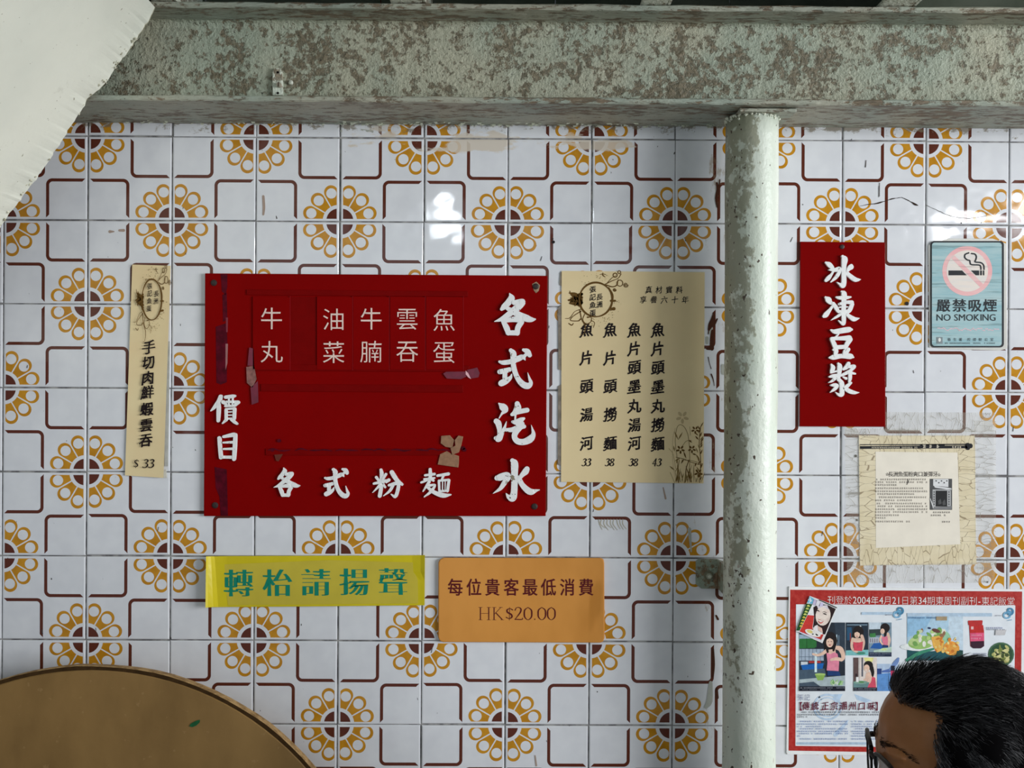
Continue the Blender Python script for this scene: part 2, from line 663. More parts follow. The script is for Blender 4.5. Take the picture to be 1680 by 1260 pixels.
def build_wall():
    tile = tile_material()
    grout, t, b = new_mat('dark_grout', 0.85, 0.2)
    f = nz(t, objco(t), 45.0, 4.0)
    c = mix(t, step(f, 0.35, 0.65), lin((104, 102, 104)), lin((168, 166, 164)))
    t.links.new(c.s, b.inputs['Base Color'])
    vs, fs, uvs, mi = [], [], [], []
    g, bev, dep = 0.0011, 0.0022, 0.0016
    for i in range(-8, 22):
        for j in range(-2, 13):
            x0, z0 = GX + i * T, GZ - j * T
            if z0 - T < -0.02:
                continue
            ta, tb = random.gauss(0, 0.0028), random.gauss(0, 0.0028)
            jx, jz = random.gauss(0, 0.0004), random.gauss(0, 0.0004)
            cx, cz = x0 + T / 2 + jx, z0 - T / 2 + jz
            fl = (i + j) % 2 == 0

            def ringv(half, y):
                n = len(vs)
                for sx, sz in ((-1, 1), (1, 1), (1, -1), (-1, -1)):
                    vx, vz = sx * half, sz * half
                    vs.append((cx + vx, y + ta * vx + tb * vz, cz + vz))
                return n
            a = ringv(T / 2 - g, dep + 0.002)
            b1 = ringv(T / 2 - g - 0.0003, dep * 0.5)
            b2 = ringv(T / 2 - g - bev * 0.55, dep * 0.12)
            b3 = ringv(T / 2 - g - bev * 1.25, 0.0)
            quads = [(b3, b3 + 1, b3 + 2, b3 + 3)]
            for p, q in ((a, b1), (b1, b2), (b2, b3)):
                for k in range(4):
                    l = (k + 1) % 4
                    quads.append((p + k, p + l, q + l, q + k))
            for qd in quads:
                fs.append(qd[::-1])
                for vi in qd[::-1]:
                    X, _, Z = vs[vi]
                    uu = (X - cx) / T + 0.5
                    vv = 0.5 - (Z - cz) / T
                    uvs.append((1 - uu if fl else uu, vv))
                mi.append(0)
    n = len(vs)
    for (x, z) in ((-2.1, 0), (2.4, 0), (2.4, 2.235), (-2.1, 2.235)):
        vs.append((x, dep + 0.0006, z))
    for (x, z) in ((-2.1, 0), (2.4, 0), (2.4, 2.235), (-2.1, 2.235)):
        vs.append((x, 0.08, z))
    for q in ((n, n + 1, n + 2, n + 3), (n + 7, n + 6, n + 5, n + 4), (n, n + 3, n + 7, n + 4), (n + 1, n + 5, n + 6, n + 2), (n + 3, n + 2, n + 6, n + 7), (n, n + 4, n + 5, n + 1)):
        fs.append(q)
        uvs += [(0.5, 0.02)] * 4
        mi.append(1)
    me = bpy.data.meshes.new('wall_back')
    me.from_pydata(vs, [], fs)
    me.materials.append(tile)
    me.materials.append(grout)
    me.polygons.foreach_set('material_index', mi)
    uv = me.uv_layers.new(name='UVMap')
    uv.data.foreach_set('uv', [c for p in uvs for c in p])
    me.update()
    o = bpy.data.objects.new('wall_back', me)
    COL.objects.link(o)
    o['kind'] = 'structure'
    return o


wall = build_wall()
dark = M((52, 40, 34), 0.8, 0.1)
# cracks, scuffs and flaked glaze of their own shape
mb = MB()
for pts in ([(1410, 338), (1440, 333), (1466, 326), (1480, 324)], [(1480, 324), (1494, 331), (1505, 337)], [(1519, 336), (1540, 346), (1562, 355), (1590, 358), (1618, 354)]):
    q = catmull([(*p, 0) for p in pts], 5)
    brush(mb, [(p[0], p[1] + random.uniform(-.4, .4), random.uniform(.25, .6)) for p in q], dark, -0.0006, sub=2, n=6)
for pts in ([(1434, 335, .3), (1442, 333, 1.1), (1449, 331, .3)], [(1459, 327, .3), (1465, 326, .9), (1470, 325, .2)], [(1495, 331, .4), (1501, 335, 1.6), (1506, 337, .6)],
            [(1442, 305, .4), (1442, 323, .5)], [(1421, 263, .5), (1420, 274, .8)], [(1443, 300, .5), (1443, 322, .3)]):
    brush(mb, pts, dark, -0.0007, sub=3, n=6)
mb.build('crack', wall, label='thin dark crack across the white tiles')
mb = MB()
rust = M((70, 40, 28), 0.8, 0.1)
pale = M((176, 184, 176), 0.7, 0.2)
for pts in ([(1171, 514, 1.5), (1169, 524, 3), (1166, 533, 4), (1163, 541, 2)], [(1177, 523, 1), (1173, 530, 2), (1170, 536, 1.5)], [(1164, 533, 1), (1162, 548, .8)],
            [(1169, 543, 2.6), (1168, 558, 3.4), (1168, 572, 3.5)], [(1160, 572, 2), (1166, 572, 2.5)], [(1162, 586, .8), (1164, 596, .5), (1167, 605, .6)],
            [(1167, 614, 1.2), (1170, 622, .8), (1172, 633, .4)], [(1176, 300, 1.5), (1178, 310, 2.5), (1175, 325, 2), (1177, 340, 1.2)],
            [(1181, 295, 1), (1179, 320, .6)], [(1175, 1010, 1.4), (1178, 1016, 1.8)], [(1170, 1065, 1.6), (1171, 1090, 2.0), (1170, 1110, 1.2)], [(1176, 1130, 1.8), (1177, 1145, 2.2)]):
    brush(mb, pts, rust, -0.0006, sub=3, n=7)
mb.build('rust_scuff', wall, label='dark brown scuff on the tiles')
mb = MB()
for pts in ([(1166, 537, 3.5), (1166, 546, 3.5)], [(1160, 554, 2.5), (1160, 563, 2.2)], [(1186, 600, 3), (1187, 612, 3.5)],
            [(1131, 868, 3), (1134, 905, 1.2)], [(1166, 1120, 3), (1164, 1150, 5), (1158, 1160, 3)], [(560, 215, 2), (585, 214, 3), (611, 216, 2)]):
    brush(mb, pts, M((165, 166, 158), 0.7, 0.2), -0.0005, sub=3, n=7)
for pts in ([(180, 380, 2.5), (187, 380, 1)], [(196, 378, 2), (203, 378, 2.4)], [(432, 322, 2), (433, 340, 2.2), (432, 352, 1.6)], [(1088, 800, 1), (1092, 818, 1.6)], [(878, 1240, 1), (880, 1256, 1.4)]):
    brush(mb, pts, M((160, 140, 128), 0.7, 0.2), -0.0005, sub=3, n=7)
rs = random.Random(3)
for k in range(46):                                   # little scratches and fly specks
    x, yy = rs.uniform(10, 1670), rs.uniform(230, 1230)
    l = rs.choice([1, 1, 2, 4, 7])
    a = rs.uniform(-.5, .3)
    brush(mb, [(x, yy, .5), (x + a * l, yy + l, rs.uniform(.4, .9))], M((70, 66, 66), 0.7, 0.2), -0.0005, sub=2, n=6)
for (x, yy, r) in ((1488, 508 - 10, 3.2), (908, 397, 2.6), (907, 392, 1.2), (1404, 748, 2.2), (1406, 853, 1.8), (1577, 366, 1.2), (1620, 955, 1.6)):
    mb.poly(ell(x, yy, r, n=10), -0.0007, M((32, 28, 28), 0.6, 0.2))
# ghost of removed glue
for k in range(9):
    x = 982 + k * 5
    brush(mb, [(x, 852, .5), (x + rs.uniform(-2, 5), 860, .7), (x + 6, 868 + rs.uniform(-3, 2), .4)], M((176, 168, 150), 0.7, 0.2), -0.0005, sub=3, n=6)
mb.build('stain', wall, label='small stains, specks and scratches on the tiles')

floor_m, t, b = new_mat('grey_floor', 0.6, 0.3)
c = mix(t, step(nz(t, objco(t), 12.0, 5.0), 0.3, 0.7), lin((120, 118, 112)), lin((150, 147, 140)))
t.links.new(c.s, b.inputs['Base Color'])
mb = MB()
mb.box(-2.3, 2.6, -2.6, 0.08, -0.05, 0.0, floor_m)
fl = mb.build('floor', kind='structure')

# dark boards over the beam
ceil_m, t, b = new_mat('dark_green_boards', 0.8, 0.2)
c = mix(t, step(nz(t, objco(t, (1, 6, 1)), 9.0, 5.0), 0.3, 0.7), lin((64, 72, 60)), lin((92, 98, 86)))
t.links.new(c.s, b.inputs['Base Color'])
mb = MB()
x = -2.1
while x < 2.4:
    mb.box(x, min(2.4, x + 0.148), -2.6, 0.08, 2.235, 2.26, ceil_m)
    x += 0.15
mb.build('ceiling', kind='structure')
mb = MB()  # board strip added over the tiles to keep the wall above the beam dark
x = -2.1
while x < 2.4:
    mb.box(x, min(2.4, x + 0.31), -0.004, -0.0005, 2.1255, 2.2345, ceil_m)
    x += 0.312
mb.build('trim_1', kind='structure')


# ------------------------------------------------------------------ old green paint on steel
def steel_paint(name, streak=False, grime=0.5, sc=1.0, paint=(176, 186, 168), dirt=(92, 86, 70), fine=150.0, rough=0.5):
    m, t, b = new_mat(name, rough, 0.4)
    oc = objco(t, (0.18, 1, 1.2) if streak else (1, 1, 1))
    big = nz(t, oc, 7.0 * sc, 5.0, 0.6)
    med = nz(t, oc, 34.0 * sc, 5.0, 0.65)
    fin = nz(t, oc, fine, 3.0, 0.6)
    fin2 = nz(t, objco(t, (0.4, 1, 1) if streak else (1, 1, 1)), fine * 0.55, 4.0, 0.7)
    f = step(big * 0.36 + med * 0.34 + fin2 * 0.62, 0.725 - 0.10 * grime, 0.80 - 0.08 * grime)
    hue = mix(t, step(nz(t, objco(t), 5.0, 3.0), 0.35, 0.65), alb(paint), alb((paint[0] - 16, paint[1] - 6, paint[2] - 2)))
    col = mix(t, f * 0.9, hue, mix(t, step(fin, 0.4, 0.6), alb(dirt), alb((dirt[0] + 26, dirt[1] + 22, dirt[2] + 18))))
    col = mix(t, step(nz(t, objco(t), 190.0, 2.0), 0.69, 0.73) * .8, col, alb((52, 47, 40)))
    t.links.new(col.s, b.inputs['Base Color'])
    bump(t, b, fin * 0.9 + fin2 * .8 + med * 0.5 + f * -0.35, 0.9, 0.004)
    return m


web_m = steel_paint('mottled_green_paint', grime=0.86, paint=(168, 166, 146), dirt=(88, 80, 64))
fl_m = steel_paint('streaky_green_paint', streak=True, grime=0.75, sc=1.6, paint=(164, 162, 146), dirt=(92, 78, 62))
joist_m = steel_paint('joist_paint', streak=False, grime=0.7, paint=(212, 212, 196), dirt=(110, 98, 80))

BZ0, BZ1 = 1.9610, 2.1145                     # underside of the lower flange, underside of the upper flange
beam = thing('steel_beam', 'long mottled pale green steel I-beam running across the top of the tiled wall', 'beam', (0.05, -0.072, 1.961))


def long_bar(name, y0, y1, z0, z1, mat, parent, n=190, amp=0.0007, label=None):
    """a rolled bar along x with slightly lumpy painted edges"""
    vs, fs = [], []
    prof = [(y0 + .002, z0), (y1, z0), (y1, z1), (y0 + .002, z1), (y0, z1 - .002), (y0, z0 + .002)]
    for k in range(n + 1):
        x = -2.1 + 4.5 * k / n
        for q, (yy, zz) in enumerate(prof):
            d = Vector((x * 23, yy * 60, zz * 60 + q))
            vs.append((x, yy + amp * 2 * mnoise.noise(d), zz + amp * 2 * mnoise.noise(d + Vector((9, 5, 3)))))
    P = len(prof)
    for k in range(n):
        for q in range(P):
            r = (q + 1) % P
            fs.append((k * P + q, (k + 1) * P + q, (k + 1) * P + r, k * P + r))
    fs.append(tuple(range(P)))
    fs.append(tuple(n * P + q for q in range(P))[::-1])
    m2 = MB()
    m2.add(vs, fs, mat)
    return m2.build(name, parent, label=label)


long_bar('lower_flange', -0.146, -0.0005, BZ0, BZ0 + 0.0095, fl_m, beam, label='brown streaked lower flange')
long_bar('web', -0.080, -0.070, BZ0 + 0.0095, BZ1, web_m, beam, amp=0.0012)
long_bar('upper_flange', -0.146, -0.0005, BZ1, BZ1 + 0.0095, fl_m, beam)
mb = MB()                                     # root fillets between web and flanges
for zc, s in ((BZ0 + 0.0095, 1), (BZ1, -1)):
    for k in range(4):
        a0, a1 = k / 4 * math.pi / 2, (k + 1) / 4 * math.pi / 2
        R = 0.012
        p = [(-0.080 - R + R * math.cos(a), zc + s * (R - R * math.sin(a))) for a in (a0, a1)]
        mb.add([(-2.1, p[0][0], p[0][1]), (2.4, p[0][0], p[0][1]), (2.4, p[1][0], p[1][1]), (-2.1, p[1][0], p[1][1])], [(0, 1, 2, 3)], web_m)
mb.build('fillet', beam)
# flaking paint curling off where the flange meets the tiles
flake_m = M((205, 208, 192), 0.55, 0.3)
mb = MB()
rs = random.Random(11)
for k in range(150):
    px = rs.choice([rs.uniform(200, 560), rs.uniform(560, 1000), rs.uniform(560, 1000), rs.uniform(1000, 1190)])
    p = at(px, 206 + (px - 600) * 0.004, -0.004)
    x, z = p[0], BZ0 - 0.0002
    y = -0.003 - rs.random() ** 2 * 0.02
    w, l = rs.uniform(.001, .005), rs.uniform(.001, .0045)
    s = rs.uniform(-.004, .004)
    mb.add([(x - w, y, z), (x + w, y + .001, z), (x + w * .6 + s, y - l * .5, z - l * .8), (x - w * .5 + s, y - l * .4, z - l),
            (x + s, y - l * 1.2, z - l * .9)], [(0, 1, 2, 3), (3, 2, 4)], flake_m)
mb.build('paint_flake', beam, kind='stuff', label='curling flakes of pale paint')
# little clamp plate on the web, with two screws
mb = MB()
plate = rrect(448.5, 113, 465, 158, 6)
mb.prism([(448.5, 158), (448.5, 120), (451, 115), (455.5, 113), (460, 114), (464, 119), (465, 130), (465, 158)], -0.080, -0.0875, joist_m)
pl = mb.build('clamp_plate', beam, bevel=0.001, label='small painted clamp plate on the web')
mb = MB()
p = at(458.3, 140, -0.088)
mb.tube([p + np.array([0, .001, 0]), p + np.array([0, -.006, 0])], [.0045, .004], M((150, 142, 126), .5, .4), n=10)
mb.box(p[0] - .0006, p[0] + .0006, p[1] - .0068, p[1] - .0055, p[2] - .0038, p[2] + .0038, dark)
mb.build('screw', pl)
mb = MB()
p = at(477, 136, -0.081)
mb.tube([p + np.array([0, .001, 0]), p + np.array([0.0015, -.004, 0]), p + np.array([.002, -.0055, 0])], [.0042, .0036, .001], M((186, 188, 176), .4, .5), n=10)
mb.build('screw', pl)
mb = MB()
for yy in (118.6, 152.6):
    mb.poly(ell(455.8, yy, 2.0, n=10), -0.0885, M((18, 16, 14), .8, .1))
mb.build('hole', pl, label='small dark hole')

# steel joists that sit on the beam and run towards the viewer
for k, (px0, px1, lab) in enumerate(((246, 289, 'pale steel joist on the beam beside the plaster slab'), (640, 699, 'pale steel joist on the beam, second from the plaster slab'),
                                     (1052, 1101, 'pale steel joist on the beam just left of the pipe column'), (1444, 1504, 'pale steel joist on the beam right of the pipe column'))):
    a, b2 = at(px0, 16, -0.146), at(px1, 16, -0.146)
    r = thing('ceiling_joist', lab, 'joist', (a[0] + .02, -1.2, BZ1 + .0105), 'joists under the ceiling boards')
    mb = MB()
    mb.box(a[0], b2[0] - 0.006, -2.4, -0.002, BZ1 + 0.0112, BZ1 + 0.0168, joist_m)
    mb.build('bottom_plate', r, bevel=0.0015)
    mb = MB()
    mb.box(b2[0] - 0.0058, b2[0], -2.4, -0.002, BZ1 + 0.0112, 2.2345, joist_m)
    mb.build('upright_plate', r, bevel=0.0012)

# ------------------------------------------------------------------ pipe column
col_m, t, b = new_mat('speckled_pipe_paint', 0.38, 0.5)
oc = objco(t)
sx = t.nodes.new('ShaderNodeSeparateXYZ')
tcx = t.nodes.new('ShaderNodeTexCoord')
t.links.new(tcx.outputs['Object'], sx.inputs[0])
X, Z = N(t, sx.outputs[0]), N(t, sx.outputs[2])
base = mix(t, step(nz(t, objco(t, (1, 1, .3)), 16.0, 4.0), .35, .65), alb((192, 200, 186)), alb((206, 211, 200)))
big = nz(t, objco(t, (1.3, 1.3, .35)), 16.0, 5.0, .6)
med = nz(t, objco(t, (1, 1, .8)), 70.0, 4.0, .65)
left = step(X, 0.022, -0.03)                 # the weathered side of the pipe
upper = step(Z, 0.75, 1.55)
g1 = step(big * .5 + med * .5 + left * .05 + left * upper * .17 + upper * .03, .66, .72)
base = mix(t, g1 * .75, base, alb((126, 124, 100)))
spk = nz(t, objco(t, (1, 1, .75)), 120.0, 2.0)
base = mix(t, step(spk + left * .06, .715, .74), base, alb((74, 62, 50)))
pk2 = nz(t, objco(t, (1, 1, .55)), 46.0, 3.0)
base = mix(t, step(pk2, .69, .73) * .8, base, alb((160, 146, 136)))
t.links.new(base.s, b.inputs['Base Color'])
bump(t, b, med * .6 + spk * .3 + big * .6, .5, .004)

CX, CY, CR = 0.4183, -0.076, 0.0447
colm = thing('pipe_column', 'pale green speckled round steel pipe column standing in front of the tiled wall', 'column', (CX, CY, 0.0))
mb = MB()
pts, rad = [], []
zt = BZ0 - 0.0072
n = 60
for k in range(n + 1):
    z = zt * k / n
    pts.append((CX + .0012 * mnoise.noise((0, 0, z * 3)), CY, z))
    rad.append(CR + .0009 * mnoise.noise((3, 1, z * 9)))
mb.tube(pts, rad, col_m, n=48)
mb.build('pipe', colm, smooth=True)
mb = MB()
mb.box(CX - 0.033, CX + 0.062, -0.128, -0.022, BZ0 - 0.0071, BZ0 - 0.0012, fl_m)
mb.build('cap_plate', colm, bevel=0.0015, label='flaking square plate on top of the pipe')
mb = MB()                                      # lumpy weld and flaked paint under the plate
for k in range(120):
    a = random.uniform(0, 2 * math.pi)
    r = CR + .0005
    c = np.array([CX + r * math.cos(a), CY + r * math.sin(a), zt - abs(random.gauss(0, .0035)) + .001])
    mb.add([c + np.array([.0042 * mnoise.noise((k, q, 1)), .0042 * mnoise.noise((k, q, 5)), .004 * mnoise.noise((k, q, 9))]) + (.0012 + .0022 * ((k * 7) % 5) / 5) * np.array(d)
            for q, d in enumerate(((1, 0, 0), (-1, 0, 0), (0, 1, 0), (0, -1, 0), (0, 0, 1), (0, 0, -1)))],
           [(0, 2, 4), (2, 1, 4), (1, 3, 4), (3, 0, 4), (2, 0, 5), (1, 2, 5), (3, 1, 5), (0, 3, 5)], flake_m)
mb.build('weld', colm, label='lumpy weld crusted with flaked paint')
strap_m = steel_paint('rusty_strap_paint', grime=0.7, paint=(156, 156, 136), dirt=(108, 82, 56))
mb = MB()
mb.prism([(1141, 920), (1146, 916.5), (1178, 917), (1184, 922), (1184, 966), (1178, 965), (1150, 965), (1141, 958)], -0.0004, -0.0055, strap_m)
mb.prism([(1176, 917), (1190, 921), (1199, 921), (1199, 983), (1193, 982), (1186, 972), (1177, 965.5)], -0.0056, -0.056, strap_m)
st = mb.build('wall_strap', colm, bevel=0.0012, label='rusty strap bolting the pipe to the wall')
mb = MB()
p = at(1162, 944, -0.0055)
mb.tube([p, p + np.array([0, -.003, 0])], .0085, M((112, 108, 88), .6, .4), n=18)
mb.tube([p + np.array([0, -.003, 0]), p + np.array([0, -.009, 0])], .0056, M((150, 152, 134), .45, .5), n=6)
mb.tube([p + np.array([0, -.009, 0]), p + np.array([0, -.012, 0])], .003, M((186, 186, 172), .4, .5), n=10)
mb.build('bolt', st)

# ------------------------------------------------------------------ plaster underside of the stair
plaster, t, b = new_mat('cream_plaster', 0.75, 0.25)
oc = objco(t)
c = mix(t, step(nz(t, oc, 5.0, 4.0), .3, .7), alb((226, 227, 214), .88), alb((216, 218, 206), .88))
c = mix(t, step(nz(t, oc, 26.0, 6.0, .7), .62, .74) * .5, c, alb((196, 196, 182), .84))
c = mix(t, step(nz(t, oc, 120.0, 2.0), .735, .76), c, alb((150, 146, 128)))
t.links.new(c.s, b.inputs['Base Color'])
bump(t, b, nz(t, oc, 30.0, 5.0), .25, .004)
broken, t, b = new_mat('broken_plaster_edge', 0.9, 0.1)
c = mix(t, step(nz(t, objco(t), 60.0, 5.0), .35, .65), alb((206, 204, 188)), alb((140, 136, 116)))
t.links.new(c.s, b.inputs['Base Color'])

E0 = [(255, 12), (253, 17), (243, 37), (228, 58), (210, 86), (187, 114), (177, 132), (163, 147), (142, 163), (140, 174), (127, 190),
      (110, 219), (91, 246), (72, 277), (52, 302), (33, 328), (14, 353), (0, 374), (-60, 458), (-150, 585)]
edge = []
for k in range(len(E0) - 1):
    a, b2 = np.array(E0[k], float), np.array(E0[k + 1], float)
    m_ = max(1, int(np.linalg.norm(b2 - a) / 4.5))
    for q in range(m_):
        p = a + (b2 - a) * q / m_
        j = 1.6 if 0 < k < 18 else 0
        edge.append((p[0] + j * 1.3 * mnoise.noise((p[0] * .11, p[1] * .11, 0)) + j * .7 * mnoise.noise((p[0] * .4, p[1] * .4, 4)), p[1] + j * .8 * mnoise.noise((p[0] * .2, p[1] * .2, 9))))
edge.append(E0[-1])
YF, YN = -0.165, -1.25
A = [at(p[0], p[1], YF) for p in edge]
tdir = A[-1] - A[0]
tdir /= np.linalg.norm(tdir)
nrm = np.array([tdir[2], 0, -tdir[0]])          # up and to the left, away from the room
if nrm[0] > 0:
    nrm = -nrm
mb = MB()
ny = 26
vs, fs = [], []
for p in A:
    for q in range(ny + 1):
        s = q / ny
        yy = YF + (YN - YF) * s ** 1.5
        w = min(1.0, s * 6)
        base = p + (np.dot(A[0] - p, nrm) * nrm) * w      # jagged at the broken end, flat further out
        d = .0016 * mnoise.noise((base[0] * 9, yy * 9, base[2] * 9)) + .001 * mnoise.noise((base[0] * 40, yy * 40, base[2] * 40)) * (1 - w)
        vs.append((base[0] + nrm[0] * d, yy, base[2] + nrm[2] * d))
m_ = ny + 1
for i in range(len(A) - 1):
    for q in range(ny):
        fs.append((i * m_ + q, (i + 1) * m_ + q, (i + 1) * m_ + q + 1, i * m_ + q + 1))
mb.add(vs, fs, plaster)
nb = len(A)
bk = [tuple(p) for p in A] + [tuple(p + nrm * .11 + np.array([0, .0, 0])) for p in A] + [tuple(np.array([p[0], YN, p[2]]) + nrm * .11) for p in A] + [(vs[i * m_ + ny]) for i in range(nb)]
fs = []
for s0 in (0, nb, 2 * nb):
    for i in range(nb - 1):
        fs.append((s0 + i, s0 + i + 1, s0 + nb + i + 1, s0 + nb + i))
fs.append((0, nb, 2 * nb, 3 * nb))
fs.append((nb - 1, 2 * nb - 1, 3 * nb - 1, 4 * nb - 1))
mb.add(bk, fs, broken)
sl = mb.build('plaster_slab', smooth=False)
tag(sl, 'sloping cream plaster slab with a broken edge in the upper left corner', 'slab')
# small bits of broken render along the edge
mb = MB()
rs = random.Random(5)
for k in range(90):
    i = rs.randrange(12, nb - 30)
    p = A[i] + nrm * rs.uniform(-.002, .004) + np.array([0, rs.uniform(-.012, .0), 0])
    r = rs.uniform(.0012, .0034)
    mb.add([p + r * (np.array(d) + np.array([rs.uniform(-.5, .5) for _ in range(3)])) for d in ((1, 0, 0), (-1, 0, 0), (0, 1, 0), (0, -1, 0), (0, 0, 1), (0, 0, -1))],
           [(0, 2, 4), (2, 1, 4), (1, 3, 4), (3, 0, 4), (2, 0, 5), (1, 2, 5), (3, 1, 5), (0, 3, 5)], broken)
mb.build('broken_render', sl, kind='stuff', label='crumbled render along the broken edge')

# ================================================================== SIGNS AND PAPERS ON THE WALL
INK = M((26, 16, 18), 0.6, 0.2, 0)
WHITE_LET = None


def letter_mat():
    m, t, b = new_mat('chipped_white_letter', 0.5, 0.35)
    f = nz(t, objco(t), 48.0, 5.0, .6)
    c = mix(t, step(f, .655, .67), alb((226, 230, 232)), alb((132, 120, 100)))
    f2 = nz(t, objco(t), 210.0, 2.0)
    c = mix(t, step(f2, .70, .73), c, alb((70, 60, 55)))
    t.links.new(c.s, b.inputs['Base Color'])
    return m


WHITE_LET = letter_mat()
CLEANW = M((224, 228, 228), 0.5, 0.35, 0.02)

